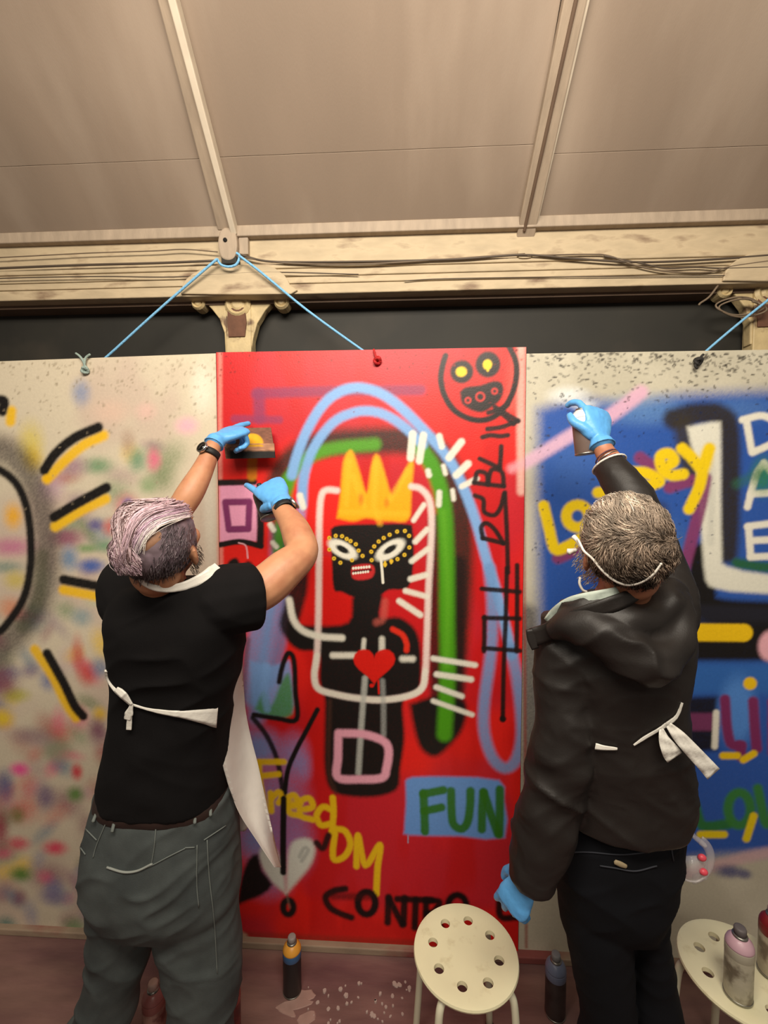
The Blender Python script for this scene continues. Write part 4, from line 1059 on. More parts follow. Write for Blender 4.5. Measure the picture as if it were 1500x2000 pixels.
body.append(loft(pxsecs([(1150, 270, 400, 1.16, .06), (1180, 225, 455, 1.15, .085), (1260, 222, 450, 1.17, .10), (1380, 222, 430, 1.2, .095), (1500, 210, 415, 1.21, .10), (1600, 190, 430, 1.22, .11), (1690, 185, 440, 1.22, .10)])))
body.append(limb([sh_l + (.045,), (300, 1068, 1.29, .043), el_l + (.042,), (372, 962, 1.44, .044), (396, 918, 1.48, .036), wr_l + (.026,), (424, 858, 1.545, .016)]))
body.append(limb([sh_r + (.062,), (510, 1150, 1.16, .060), (556, 1112, 1.20, .056), el_r + (.047,), (583, 1050, 1.29, .047), (570, 1022, 1.34, .041), wr_r + (.027,), (542, 980, 1.415, .016)]))
for rows in (pl, pr_):
    body.append(wlimb([(rows[0][0], rows[0][1], rows[0][2] + .08, .06)] + [(c[0], c[1], c[2], c[3] * .55) for c in rows[1:-1]]))
V, Fc, N = fuse(body, .0058, 5)
mk('body', V, Fc, M_SKIN, pa)
face_bits(H1, R1, S1, pa)
# shirt
def secs(rows): return loft(pxsecs(rows), 40, 2.5, 4)
tee = [secs([(1124, 285, 400, 1.14, .05), (1132, 262, 424, 1.14, .085), (1148, 226, 460, 1.142, .11), (1200, 205, 474, 1.14, .125), (1250, 206, 468, 1.15, .13), (1320, 208, 460, 1.17, .125), (1380, 209, 446, 1.185, .12), (1440, 202, 434, 1.195, .12), (1500, 192, 430, 1.20, .125), (1525, 188, 434, 1.205, .127), (1546, 190, 433, 1.205, .126)])]
tee.append(ellipsoid(P(338, 1172, 1.09), (.10, .07, .05))); tee.append(ellipsoid(P(306, 1166, 1.075), (.075, .055, .042)))
tee.append(limb([(282, 1180, 1.15, .085), (256, 1164, 1.165, .080), (256, 1140, 1.185, .075), (274, 1110, 1.225, .069), (292, 1084, 1.262, .063)]))
tee.append(limb([(415, 1180, 1.13, .092), (450, 1172, 1.13, .094), (482, 1166, 1.14, .090), (492, 1164, 1.148, .088)], k=4))
V, Fc, N = fuse(tee, .006, 7)
V = wrinkle(V, N, .009, 7, 3, (.6, .6, 2.4), rot=30); V = wrinkle(V, N, .010, 5, 8, (.7, .7, 2.0), rot=-35)
mk('t_shirt', V, Fc, M_TEE, pa)
# collar band of the shirt
cn = P(330, 1140, 1.12)
# trousers
tr = [secs([(1540, 178, 444, 1.21, .118), (1570, 170, 448, 1.21, .128), (1640, 156, 455, 1.21, .138), (1690, 150, 460, 1.212, .138), (1740, 158, 463, 1.215, .128), (1780, 185, 440, 1.22, .10)]), leg_rows(pl), leg_rows(pr_)]
V, Fc, N = fuse(tr, .006, 6)
V = wrinkle(V, N, .007, 10, 5, (.6, .6, 2.2), rot=25); V = wrinkle(V, N, .010, 5, 15, (.7, .7, 1.8), rot=-30)
tro = mk('trousers', V, Fc, M_JEAN, pa)
# waistband, loops, pocket and seam lines lying on the trousers
from mathutils.bvhtree import BVHTree
def surf(V, Fc): return BVHTree.FromPolygons([tuple(p) for p in V], Fc)
def on_surf(bv, x, y, lift=.002):
    o = Vector((0, 0, CAM_H)); d = Vector(CAM_M @ np.array([(x - 750) / F, -(y - 1000) / F, -1.0])).normalized()
    h = bv.ray_cast(o, d)
    if h[0] is None: return None
    return np.array(h[0]) + np.array(h[1]) * lift
def seam(bv, pts, r, m, name, parent, n=8):
    q = smooth_path(pts, n) if len(pts) > 2 else np.array([np.array(pts[0]) * (1 - t) + np.array(pts[1]) * t for t in np.linspace(0, 1, n)])
    w = [on_surf(bv, x, y) for x, y in q]; w = [a for a in w if a is not None]
    if len(w) < 3: return
    v, f = tube(w, r, 6, 1); return mk(name, v, f, m, parent)
bv = surf(V, Fc)
SEAM1 = mat('denim_seam', (104, 110, 106), 0.8)
for pts in ([(212, 1692), (230, 1700), (262, 1701), (295, 1690), (330, 1672), (362, 1656)], [(288, 1602), (304, 1610), (302, 1650), (296, 1690)], [(404, 1640), (408, 1710), (418, 1800), (424, 1900)], [(398, 1640), (440, 1612)], [(210, 1602), (190, 1650), (183, 1674)], [(160, 1610), (190, 1640)], [(152, 1645), (168, 1668)], [(385, 1650), (384, 1720), (388, 1770)], [(362, 1655), (380, 1654)]):
    seam(bv, pts, .0016, SEAM1, 'seam', tro)
seam(bv, [(210, 1693), (240, 1702), (268, 1700), (298, 1686)], .003, M_STITCH, 'pocket_edge', tro)
for pts in ([(202, 1560), (190, 1600)], [(231, 1586), (226, 1620)], [(385, 1562), (379, 1604)], [(412, 1548), (408, 1590)]):
    a = [on_surf(bv, x, y, .012) for x, y in pts]
    if any(q is None for q in a):
        a = [P(x, y, 1.09) for x, y in pts]
    v, f = tube([a[0], (a[0] + a[1]) / 2, a[1]], .0045, 8, 3, flat=((0, 1, 0), .5)); mk('belt_loop', v, f, SEAM1, tro)
# belt just above the waistband
bl = loft(pxsecs([(1526, 186, 434, 1.208, .116), (1532, 182, 438, 1.208, .124), (1548, 178, 442, 1.208, .128), (1560, 176, 442, 1.208, .122)]), 40, 2.5, 3)
mk('belt', bl[0], bl[1], M_BELT, pa)
# shoes
for an in (ankL, ankR):
    V, Fc, N = fuse([tube([an + [0, -.05, -.05], an + [0, .02, -.045], an + [0, .11, -.055], an + [0, .17, -.062]], [.038, .042, .042, .028], 14, 5), box(tuple(an + [-.042, -.085, -.089]), tuple(an + [.042, .18, -.068]))], .005, 6)
    mk('shoe', V, Fc, M_SHOE, pa)
# gloves, stencil hand (pointing along the top of the stencil) and spraying hand
W0 = P(424, 858, 1.545)
glove('glove', pa, W0, unit(P(486, 834, 1.655) - W0), unit(np.array([-.25, -.75, .6])), -1,
      ((74, 74, 40), (70, 72, 40), (62, 66, 40), (0, 4, 2)), ((-.0, 0, 0),) and ((.040, .040, -.018), (.046, .066, -.034), (.040, .088, -.044)), P(418, 868, 1.53), 1.2, .034, spread=(-.1, -.05, .02, .05), palm_w=1.1)
W1 = P(550, 980, 1.415)
glove('glove', pa, W1, unit(P(516, 940, 1.50) - W1), unit(np.array([.28, -.9, .25])), -1,
      ((62, 66, 40), (58, 64, 40), (52, 60, 40), (2, 10, 8)), ((.040, .036, -.022), (.044, .058, -.044), (.030, .074, -.058)), P(554, 990, 1.40), 1.22, .037, palm_w=1.1)
wristwatch(pa, P(410, 886, 1.505), P(424, 858, 1.54) - P(394, 918, 1.48), (-.42, -.88, .25), .0315, M_BLACKR)
wristwatch(pa, P(556, 996, 1.385), P(546, 984, 1.41) - P(566, 1016, 1.34), (.92, -.35, .1), .032, M_BLACKR)
# hair: long lilac top swept over to the left, short grey sides, bare patch
def keep1(D): return (D[:, 2] > -.30 - .25 * np.clip(-D[:, 1], 0, 1)) & ~((D[:, 1] > .60) & (D[:, 2] < .55))
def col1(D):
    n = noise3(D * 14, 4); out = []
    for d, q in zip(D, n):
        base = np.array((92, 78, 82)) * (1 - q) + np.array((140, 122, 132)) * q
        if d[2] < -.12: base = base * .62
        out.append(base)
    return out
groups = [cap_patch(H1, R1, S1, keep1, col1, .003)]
rh = np.random.default_rng(31)
lil = [(206, 176, 190), (188, 152, 172), (222, 204, 206), (150, 118, 132), (236, 226, 220), (170, 134, 156), (120, 92, 100), (210, 186, 176)]
for k in range(640):                              # swept top
    u = rh.random(); v_ = rh.random()
    s0 = np.array([372 - 60 * u + rh.normal(0, 5), 984 - 10 * u + 26 * v_ ** 1.4 + rh.normal(0, 3)])
    e0 = np.array([232 + 46 * v_ * v_ + rh.normal(0, 5), 1085 + 30 * u - 40 * v_ + rh.normal(0, 6)])
    mid = (s0 + e0) / 2 + np.array([-18 + 12 * v_, -30 + 26 * v_]) + rh.normal(0, 3, 2)
    path = smooth_path([s0, mid, e0], 5); g = .008 + .012 * (1 - v_) * rh.random()
    pts = [hit_head(x, y, H1, R1, S1, g + .006 * math.sin(math.pi * t)) for (x, y), t in zip(path, np.linspace(0, 1, len(path)))]
    v, f = strand(pts, .0011, .0006)
    nn = noise3(np.array([v_ * 9, u * 2, 1.]), 17) - .5; q_ = v_ + nn * .35
    base = (208, 180, 188) if q_ < .22 else (104, 80, 82) if q_ < .34 else (198, 170, 186) if q_ < .62 else (214, 192, 202) if q_ < .8 else (236, 228, 220)
    if q_ > .3 and rh.random() < .12: base = (230, 218, 214)
    groups.append((v, f, tuple(np.clip(np.array(base) * rh.uniform(.82, 1.12), 0, 245))))
for k in range(420):                              # crown, falling over to the left
    u = rh.random(); v_ = rh.random()
    s0 = np.array([338 - 90 * u + rh.normal(0, 5), 974 + 22 * u + 10 * v_ + rh.normal(0, 3)]); e0 = np.array([222 + 30 * v_ + rh.normal(0, 4), 1040 + 55 * v_ + rh.normal(0, 8)])
    path = smooth_path([s0, (s0 + e0) / 2 + np.array([-20, -24]) + rh.normal(0, 4, 2), e0], 5); g = .009 + .012 * rh.random()
    v, f = strand([hit_head(x, y, H1, R1, S1, g) for x, y in path], .0011, .0006)
    nn = noise3(np.array([u * 8, v_ * 3, 4.]), 23); base = (214, 188, 192) if nn > .38 else (112, 86, 86)
    groups.append((v, f, tuple(np.clip(np.array(base) * rh.uniform(.75, 1.12), 0, 240))))
for k in range(520):                              # long locks down the left side and back of the head
    u = rh.random()
    s0 = np.array([262 - 30 * u + rh.normal(0, 4), 1000 + 50 * u + rh.normal(0, 5)]); e0 = np.array([228 + 50 * rh.random(), 1092 + 34 * rh.random()])
    mid = (s0 + e0) / 2 + np.array([-16, 6]) + rh.normal(0, 3, 2)
    path = smooth_path([s0, mid, e0], 4)
    pts = [hit_head(x, y, H1, R1, S1, .010 + .008 * rh.random()) for x, y in path]
    v, f = strand(pts, .0011, .0006); groups.append((v, f, [(206, 178, 188), (192, 162, 176), (220, 200, 202), (178, 148, 154), (140, 112, 116)][rh.integers(5)]))
for k in range(620):                              # short sides
    x, y = rh.uniform(292, 388), rh.uniform(1022, 1128)
    if (x - 290) / 40 + (1030 - y) / 60 > 2.4 or (x < 318 and y < 1085): continue
    p0 = hit_head(x, y, H1, R1, S1, .002); p1 = hit_head(x + rh.uniform(-10, 4), y + rh.uniform(8, 18), H1, R1, S1, .007)
    v, f = strand([p0, (p0 + p1) / 2, p1], .0010, .0005); gq = rh.uniform(.6, 1.15)
    groups.append((v, f, tuple(np.clip(np.array([(112, 98, 106), (146, 132, 138), (86, 74, 78)][rh.integers(3)]) * gq, 0, 255))))
for k in range(120):                              # nape
    x, y = rh.uniform(262, 350), rh.uniform(1108, 1134)
    p0 = hit_head(x, y, H1, R1, S1, .001); p1 = p0 + np.array([rh.uniform(-.006, .006), -.002, -rh.uniform(.008, .018)])
    v, f = strand([p0, (p0 + p1) / 2, p1], .001, .0005); groups.append((v, f, (58, 46, 46)))
hair_mesh('hair', groups, pa)
# bare scalp between the swept top and the sides
bp_ = [(264, 1066), (268, 1040), (284, 1030), (306, 1032), (322, 1040), (318, 1056), (300, 1070), (280, 1078)]
q = smooth_path(np.vstack([bp_, bp_[:1]]), 3)[:-1]; cxy = np.mean(q, 0)
G = [[hit_head(*(cxy + (p - cxy) * t), H1, R1, S1, .0065 - .005 * t ** 3) for p in np.vstack([q, q[:1]])] for t in (1.0, .75, .5, .25, .02)]
mk('bare_scalp', np.array(G).reshape(-1, 3), grid_faces(len(q) + 1, 5).tolist(), mat('scalp', (158, 118, 92), 0.5, var=.12, vscale=60), pa)
# grey beard edge under the ear
groups = []
for k in range(160):
    p0 = H1 + R1 @ (np.array([rh.uniform(.055, .068), rh.uniform(.0, .06), rh.uniform(-.085, -.04)]) * S1); p1 = p0 + R1 @ np.array([rh.uniform(0, .006), rh.uniform(.0, .006), -rh.uniform(.008, .016)])
    v, f = strand([p0, (p0 + p1) / 2, p1], .0010, .0005); groups.append((v, f, (176, 164, 152)))
hair_mesh('beard', groups, pa)
# apron: neck band, waist string with bow, film panel swinging out on the far side
bvt = None
tV = None
def lay(rows, Y0):
    return [(x, y, Y0) for x, y in rows]
tee_o = [o for o in bpy.data.objects if o.name == 't_shirt'][0]
tv = np.empty(len(tee_o.data.vertices) * 3); tee_o.data.vertices.foreach_get('co', tv); tv = tv.reshape(-1, 3) + np.array(pa.location)
bvt = surf(tv, [tuple(p.vertices) for p in tee_o.data.polygons])
def lay_on(bv, pts, lift, fallback):
    out = []
    for x, y in smooth_path(pts, 4):
        h = on_surf(bv, x, y, lift)
        out.append((x, y, h[1] if h is not None else fallback))
    return out
bob = [o for o in pa.children if o.name.startswith('body')][0]
bvv = np.empty(len(bob.data.vertices) * 3); bob.data.vertices.foreach_get('co', bvv); bvv = bvv.reshape(-1, 3) + np.array(pa.location)
bvn = surf(*join([(tv, [tuple(p.vertices) for p in tee_o.data.polygons]), (bvv, [tuple(p.vertices) for p in bob.data.polygons])]))
nb = lay_on(bvn, [(266, 1122), (282, 1140), (312, 1150), (350, 1147), (388, 1133), (414, 1118), (426, 1106)], .007, 1.14)
nbY = np.convolve(np.pad([q[2] for q in nb], 3, 'edge'), np.ones(7) / 7, 'valid') - .004
ap = ribbon([(q[0], q[1], y_) for q, y_ in zip(nb, nbY)], np.interp(np.linspace(0, 1, len(nb)), [0, .15, .35, .6, .85, 1], [6, 9, 13, 18, 26, 18]), M_TIE, 'apron', pa, .003, k=2)
ribbon(lay_on(bvt, [(207, 1308), (209, 1322), (218, 1340), (232, 1356), (256, 1376)], .006, 1.14), 7, M_TIE, 'waist_string', ap, .002)
ribbon(lay_on(bvt, [(256, 1376), (290, 1386), (330, 1393), (380, 1398), (424, 1402)], .006, 1.13), [4] * 4 + [5, 6, 8, 9, 10, 12, 14, 18, 22, 26, 30, 36, 40], M_TIE, 'waist_string', ap, .002)
ribbon(lay_on(bvt, [(226, 1346), (240, 1358), (257, 1376)], .016, 1.06), [10, 12, 14, 14, 14, 13, 10, 7, 4], M_TIE, 'bow_loop', ap, .003)
ribbon(lay_on(bvt, [(257, 1376), (252, 1392), (248, 1406)], .014, 1.06), [4, 7, 9, 12, 15, 16, 14, 14, 12], M_TIE, 'bow_tail', ap, .003)
ribbon(lay_on(bvt, [(257, 1380), (253, 1400), (251, 1426)], .012, 1.06), [4, 6, 8, 9, 9, 9, 10, 10, 10], M_TIE, 'bow_tail', ap, .003)
# hanging film panel: rows from the chest down to the swinging corner (left x, right x, y)
rows = [(458, 472, 1238), (452, 474, 1290), (444, 476, 1340), (424, 480, 1390), (424, 490, 1440), (434, 503, 1490), (448, 514, 1540), (468, 525, 1590), (500, 536, 1640), (536, 549, 1694)]
G = []
for l, r, y in smooth_path(rows, 4):
    G.append([P(l + (r - l) * t, y, 1.20 + .10 * t + .012 * math.sin(5 * t + y * .02)) for t in np.linspace(0, 1, 9)])
v, f = sheet(np.array(G), .0012); mk('film_panel', v, f, M_FILM, ap)
rows = [(440, 452, 1510), (442, 470, 1550), (444, 486, 1585), (452, 494, 1604), (462, 478, 1624)]
G = []
for l, r, y in smooth_path(rows, 4):
    G.append([P(l + (r - l) * t, y, 1.29 + .03 * t + .008 * math.sin(6 * t)) for t in np.linspace(0, 1, 7)])
v, f = sheet(np.array(G), .0012); mk('film_panel', v, f, M_FILM, ap)
# front of the apron over chest and lap
G = []
for l, r, y, Y in smooth_path([(265, 400, 1165, 1.275), (245, 425, 1260, 1.31), (235, 425, 1390, 1.33), (225, 405, 1540, 1.37), (225, 400, 1700, 1.375), (225, 400, 1780, 1.38)], 4):
    G.append([P(l + (r - l) * t, y, Y - .05 * (2 * t - 1) ** 2 + .01 * math.sin(9 * t)) for t in np.linspace(0, 1, 13)])
v, f = sheet(np.array(G), .0012); mk('film_panel', v, f, M_FILM, ap)

# ------------------------------------------------------------------ person in the hooded black jacket
pb = thing('person', (.58, 1.2, 0), 'grey-haired person in a black hooded jacket spraying the blue board with one arm raised', 'person', 'people spraying the boards')
H2 = P(1218, 1068, 1.02); R2 = head_frame(-3, 30, -10); S2 = 1.07
body = head_parts(H2, R2, S2)
nk = H2 + R2 @ (np.array([0, -.035, -.06]) * S2)
body.append(tube([nk, (nk + P(1205, 1190, 1.12)) / 2, P(1205, 1205, 1.14)], [.056, .058, .075], 16, 4))
body.append(loft(pxsecs([(1180, 1140, 1280, 1.13, .06), (1210, 1100, 1320, 1.13, .09), (1300, 1105, 1320, 1.14, .10), (1420, 1115, 1320, 1.16, .095), (1540, 1110, 1325, 1.18, .10), (1660, 1105, 1320, 1.2, .11), (1740, 1110, 1310, 1.2, .10)])))
body.append(limb([(1290, 1195, 1.10, .055), (1280, 1110, 1.17, .047), (1266, 1022, 1.23, .043), (1236, 966, 1.28, .043), (1203, 914, 1.33, .036), (1182, 884, 1.37, .029), (1170, 858, 1.385, .026)]))
body.append(limb([(1100, 1230, 1.12, .055), (1092, 1330, 1.12, .048), (1085, 1440, 1.13, .044), (1070, 1560, 1.14, .042), (1044, 1680, 1.15, .03), (1030, 1720, 1.15, .026)]))
k2L = P(1185, 1990, 1.20); k2R = P(1290, 1990, 1.22)
a2L = np.array([k2L[0] - .0, 1.20, .09]); a2R = np.array([k2R[0] + .06, 1.24, .09])
q1 = pxsecs([(1740, 1092, 1236, 1.20, .098), (1800, 1102, 1240, 1.20, .095), (1850, 1114, 1242, 1.20, .09), (1920, 1128, 1244, 1.20, .084), (2000, 1140, 1246, 1.20, .08)]) + [(a2L[0], 1.20, .25, .072, .085), (a2L[0], 1.20, .06, .074, .088), (a2L[0], 1.20, .035, .074, .088)]
q2 = pxsecs([(1740, 1216, 1312, 1.215, .095), (1800, 1226, 1304, 1.22, .09), (1850, 1232, 1312, 1.22, .085), (1920, 1236, 1328, 1.22, .082), (2000, 1240, 1342, 1.22, .08)]) + [(a2R[0], 1.23, .25, .072, .085), (a2R[0], 1.24, .06, .074, .088), (a2R[0], 1.24, .035, .074, .088)]
for rows in (q1, q2):
    body.append(wlimb([(rows[0][0], rows[0][1], rows[0][2] + .08, .05)] + [(c[0], c[1], c[2], c[3] * .55) for c in rows[1:-1]]))
V, Fc, N = fuse(body, .0058, 5)
mk('body', V, Fc, M_SKIN2, pb)
face_bits(H2, R2, S2, pb, True)
# jacket with sleeves
jk = [secs([(1158, 1155, 1285, 1.115, .055), (1172, 1130, 1312, 1.12, .085), (1196, 1096, 1346, 1.12, .115), (1240, 1078, 1362, 1.12, .135), (1300, 1080, 1352, 1.125, .14), (1360, 1088, 1346, 1.135, .138), (1430, 1094, 1350, 1.15, .138), (1500, 1094, 1359, 1.165, .14), (1545, 1092, 1361, 1.172, .141), (1572, 1094, 1356, 1.175, .138), (1584, 1098, 1348, 1.175, .132)])]
jk.append(ellipsoid(P(1236, 1184, 1.07), (.095, .06, .045)))
jk.append(limb([(1120, 1226, 1.11, .074), (1104, 1262, 1.10, .078), (1100, 1330, 1.095, .074), (1100, 1410, 1.095, .074), (1094, 1490, 1.10, .077), (1078, 1570, 1.10, .073), (1058, 1640, 1.105, .070), (1046, 1690, 1.11, .062), (1042, 1715, 1.115, .054)], 20))
jk.append(limb([(1280, 1215, 1.12, .082), (1292, 1180, 1.12, .080), (1284, 1120, 1.165, .068), (1262, 1040, 1.215, .060), (1238, 985, 1.26, .058), (1214, 946, 1.295, .053), (1194, 918, 1.33, .047), (1187, 908, 1.34, .044)], 20))
V, Fc, N = fuse(jk, .006, 5)
arm_m = 1 - sstep(P(1150, 1400, 1.0)[0], P(1185, 1400, 1.0)[0], V[:, 0]); low_m = 1 - sstep(P(1200, 1560, 1.05)[2], P(1200, 1480, 1.05)[2], V[:, 2])
V = wrinkle(V, N, .010, 7, 21, (.6, .6, 2.6), mask=.25 + .6 * arm_m + .5 * low_m, rot=-28); V = wrinkle(V, N, .014, 4.2, 27, (.7, .7, 2.0), mask=.5 + .5 * arm_m, rot=24); V = wrinkle(V, N, .008, 9, 61, (.5, .5, 2.4), mask=arm_m, rot=35); V = wrinkle(V, N, .002, 24, 33, (1, 1, 1.5))
jacket = mk('jacket', V, Fc, M_JACK, pb)
bvj = surf(V, Fc)
# hood lying on the back
hd = [limb([(1312, 1168, 1.06, .032), (1318, 1225, 1.015, .042), (1300, 1270, .98, .046), (1260, 1286, .965, .050), (1212, 1262, .965, .048), (1160, 1226, .985, .042), (1112, 1218, 1.02, .034), (1075, 1228, 1.05, .026)], 18),
      limb([(1306, 1150, 1.08, .030), (1290, 1195, 1.02, .040), (1250, 1215, .99, .044), (1195, 1200, .99, .040), (1140, 1192, 1.02, .032), (1100, 1206, 1.05, .024)], 18),
      ellipsoid(P(1262, 1238, 1.005), (.085, .05, .055))]
V, Fc, N = fuse(hd, .0055, 3)
V = wrinkle(V, N, .016, 12, 41, (1.2, 1, 1.6)); V = wrinkle(V, N, .012, 7, 44, (1, 1, 1))
hood = mk('hood', V, Fc, M_JACK, pb)
# collar flap with press-stud end that runs to the far shoulder
ribbon([(1040, 1246, 1.065), (1070, 1236, 1.045), (1110, 1214, 1.00), (1160, 1194, .965), (1215, 1174, .955), (1262, 1150, .985)], [36, 36, 34, 32, 30, 20], M_JACK, 'collar_flap', pb, .006, wave=.0012)
ribbon([(1036, 1230, 1.062), (1040, 1250, 1.062), (1046, 1268, 1.062)], [16, 18, 14], M_JACK, 'collar_tab', pb, .007)
# trousers
tr = [secs([(1552, 1108, 1344, 1.185, .115), (1600, 1096, 1348, 1.19, .125), (1660, 1088, 1340, 1.195, .13), (1700, 1086, 1326, 1.20, .13), (1745, 1090, 1314, 1.205, .122), (1790, 1110, 1300, 1.21, .09)]), leg_rows(q1), leg_rows(q2)]
V, Fc, N = fuse(tr, .006, 6)
V = wrinkle(V, N, .005, 10, 55, (.6, .6, 2), rot=25); V = wrinkle(V, N, .008, 5, 57, (.7, .7, 1.8), rot=-25)
tr2 = mk('trousers', V, Fc, M_NAVY, pb); bv2 = surf(V, Fc)
SEAM2 = mat('navy_seam', (40, 42, 50), 0.8)
for pts in ([(1172, 1690), (1200, 1694), (1240, 1700), (1282, 1690)], [(1096, 1665), (1150, 1664), (1220, 1668), (1300, 1656), (1344, 1640)], [(1310, 1655), (1314, 1680)]):
    seam(bv2, pts, .0018, SEAM2, 'seam', tr2)
a = on_surf(bv2, 1200, 1680, .006); b = on_surf(bv2, 1222, 1690, .004)
v, f = tube([a, (a + b) / 2, b], [.006, .007, .005], 10, 3, flat=((0, 1, 0), .5)); mk('pocket_paper', v, f, mat('folded_beige_paper', (150, 134, 104), 0.7), pb)
for an in (a2L, a2R):
    V, Fc, N = fuse([tube([an + [0, -.05, -.05], an + [0, .02, -.045], an + [0, .11, -.055], an + [0, .17, -.062]], [.038, .042, .042, .028], 14, 5), box(tuple(an + [-.042, -.085, -.089]), tuple(an + [.042, .18, -.068]))], .005, 6)
    mk('shoe', V, Fc, M_SHOE, pb)
# gloves: raised hand round the can, other hand hanging
W2 = P(1172, 862, 1.385)
CAN2 = P(1143, 838, 1.425)
glove('glove', pb, W2, unit(P(1164, 806, 1.42) - W2), unit(np.array([.45, -.86, .2])), -1,
      ((58, 62, 40), (52, 60, 40), (48, 56, 36), (22, 36, 30)), ((.046, .034, -.010), (.062, .056, -.024), (.060, .080, -.034)), P(1176, 872, 1.375), 1.18, .037, palm_w=1.15)
W3 = P(1030, 1716, 1.12)
glove('glove', pb, W3, unit(P(1000, 1765, 1.13) - W3), unit(np.array([-.65, -.7, .1])), 1,
      ((30, 34, 20), (28, 32, 20), (24, 30, 18), (18, 26, 14)), ((.040, .034, -.02), (.050, .060, -.034), (.048, .084, -.042)), P(1038, 1700, 1.118), 1.08, .040)
# bracelets and white inner cuff
M_THREAD = mat('braided_thread', (96, 62, 70), 0.8, var=.4, vscale=200)
aw = P(1180, 886, 1.365); bw = P(1196, 912, 1.338); ax = unit(bw - aw); u = unit(np.cross(ax, [0, 0, 1])); w = np.cross(ax, u)
for k, (t, m_) in enumerate(((.30, M_THREAD), (.42, M_STEEL), (.52, M_THREAD))):
    c = aw * (1 - t) + bw * t
    v, f = tube([c + (u * math.cos(a) + w * math.sin(a) * 1.0) * .033 + ax * .004 * math.sin(a + k) for a in np.linspace(0, 2 * np.pi, 19)], .0022, 6, 1, cap=False); mk('bracelet', v, f, m_, pb)
c = P(1190, 908, 1.34); v, f = tube([c + (u * math.cos(a) + w * math.sin(a)) * .048 for a in np.linspace(0, 2 * np.pi, 25)], .0032, 8, 1, cap=False); mk('shirt_cuff', v, f, M_TIE, pb)
# hair: short, grey-brown, silver on top
def keep2(D): return (D[:, 2] > -.38 - .2 * np.clip(-D[:, 1], 0, 1)) & ~((D[:, 1] > .52) & (D[:, 2] < .45))
def col2(D):
    n = noise3(D * 12, 14)
    return [np.array((96, 82, 72)) * (1 - q) + np.array((150, 134, 118)) * q for q in n]
groups = [cap_patch(H2, R2, S2, keep2, col2, .004)]
for k in range(5600):
    x, y = rh.uniform(1136, 1330), rh.uniform(956, 1160)
    if ((x - 1230) / 96) ** 2 + ((y - 1060) / 102) ** 2 > 1: continue
    up = np.clip((1085 - y) / 50, 0, 1)           # forward and to the side on top, downwards at the back
    fl = np.array([-.62 - .5 * noise3(np.array([x / 40, y / 40, 1.]), 6), -.7]) * up + np.array([(x - 1225) / 120, 1.0]) * (1 - up)
    sw = (noise3(np.array([x / 22, y / 22, 3.]), 9) - .5) * 2.2
    fl = unit(np.array([fl[0] * math.cos(sw) - fl[1] * math.sin(sw), fl[0] * math.sin(sw) + fl[1] * math.cos(sw)]) + rh.normal(0, .12, 2))
    ln = rh.uniform(16, 34) if y < 1090 else rh.uniform(9, 18)
    lift = .005 + .009 * rh.random()
    bend = np.array([-fl[1], fl[0]]) * rh.normal(0, 3)
    p0 = hit_head(x, y, H2, R2, S2, .003); p1 = hit_head(x + fl[0] * ln * .5 + bend[0], y + fl[1] * ln * .5 + bend[1], H2, R2, S2, lift); p2 = hit_head(x + fl[0] * ln, y + fl[1] * ln, H2, R2, S2, lift * rh.uniform(.4, 1.1))
    v, f = strand([p0, p1, p2], .0008, .0004)
    tp = np.clip((1095 - y) / 120 + (1200 - x) / 400, 0, 1); base = np.array((118, 102, 88)) * (1 - tp) + np.array((206, 190, 172)) * tp
    cl_ = noise3(np.array([x / 14, y / 14, 8.]), 4)
    base = base * (.62 + .75 * cl_)
    if rh.random() < .12: base = base * 1.25 + 16
    if y > 1120 and 1180 < x < 1280: base = base * .72
    groups.append((v, f, tuple(np.clip(base, 0, 240))))
hair_mesh('hair', groups, pb)
# white beard, mask with straps
groups = []
for k in range(420):
    p0 = H2 + R2 @ (np.array([rh.uniform(-.068, -.035), rh.uniform(.0, .085), rh.uniform(-.105, -.035)]) * S2); p1 = p0 + R2 @ np.array([-rh.uniform(.001, .007), rh.uniform(.0, .008), -rh.uniform(.008, .016)])
    v, f = strand([p0, (p0 + p1) / 2 + rh.normal(0, .001, 3), p1], .0011, .0005); groups.append((v, f, (206, 196, 184)))
hair_mesh('beard', groups, pb)
mk_c = H2 + R2 @ (np.array([0, .085, -.045]) * S2)
V = []
v, f = ellipsoid(mk_c, (.058, .045, .055), R2, 24, 16); msk_o = mk('dust_mask', v, f, mat('white_mask_fabric', (230, 226, 216), .8, bump=.2, bscale=200), pb)
M_STRAP = mat('white_elastic', (232, 226, 214), .6)
sp = [(1122, 1050), (1130, 1056), (1136, 1068), (1142, 1078), (1158, 1092), (1176, 1114), (1200, 1134), (1226, 1143), (1252, 1138), (1276, 1122), (1292, 1100)]
pts = [hit_head(x, y, H2, R2, S2, .012 if i > 3 else .02) for i, (x, y) in enumerate(sp)]
v, f = tube(pts, .0027, 8, 4, flat=(R2[:, 1], .6)); mk('mask_strap', v, f, M_STRAP, msk_o)
v, f = tube([P(1120, 1048, 1.03), P(1128, 1056, 1.02), P(1134, 1068, 1.01)], [.006, .005, .004], 8, 4); mk('mask_strap_tab', v, f, M_STRAP, msk_o)
v, f = tube([P(1110, 1078, 1.04), P(1118, 1076, 1.04), P(1126, 1074, 1.03)], [.008, .006, .004], 8, 4); mk('mask_strap_tab', v, f, M_STRAP, msk_o)
v, f = tube([P(x, y, 1.03) for x, y in [(1133, 1128), (1132, 1140), (1138, 1152), (1146, 1156)]], .003, 8, 5); mk('mask_strap', v, f, M_STRAP, msk_o)
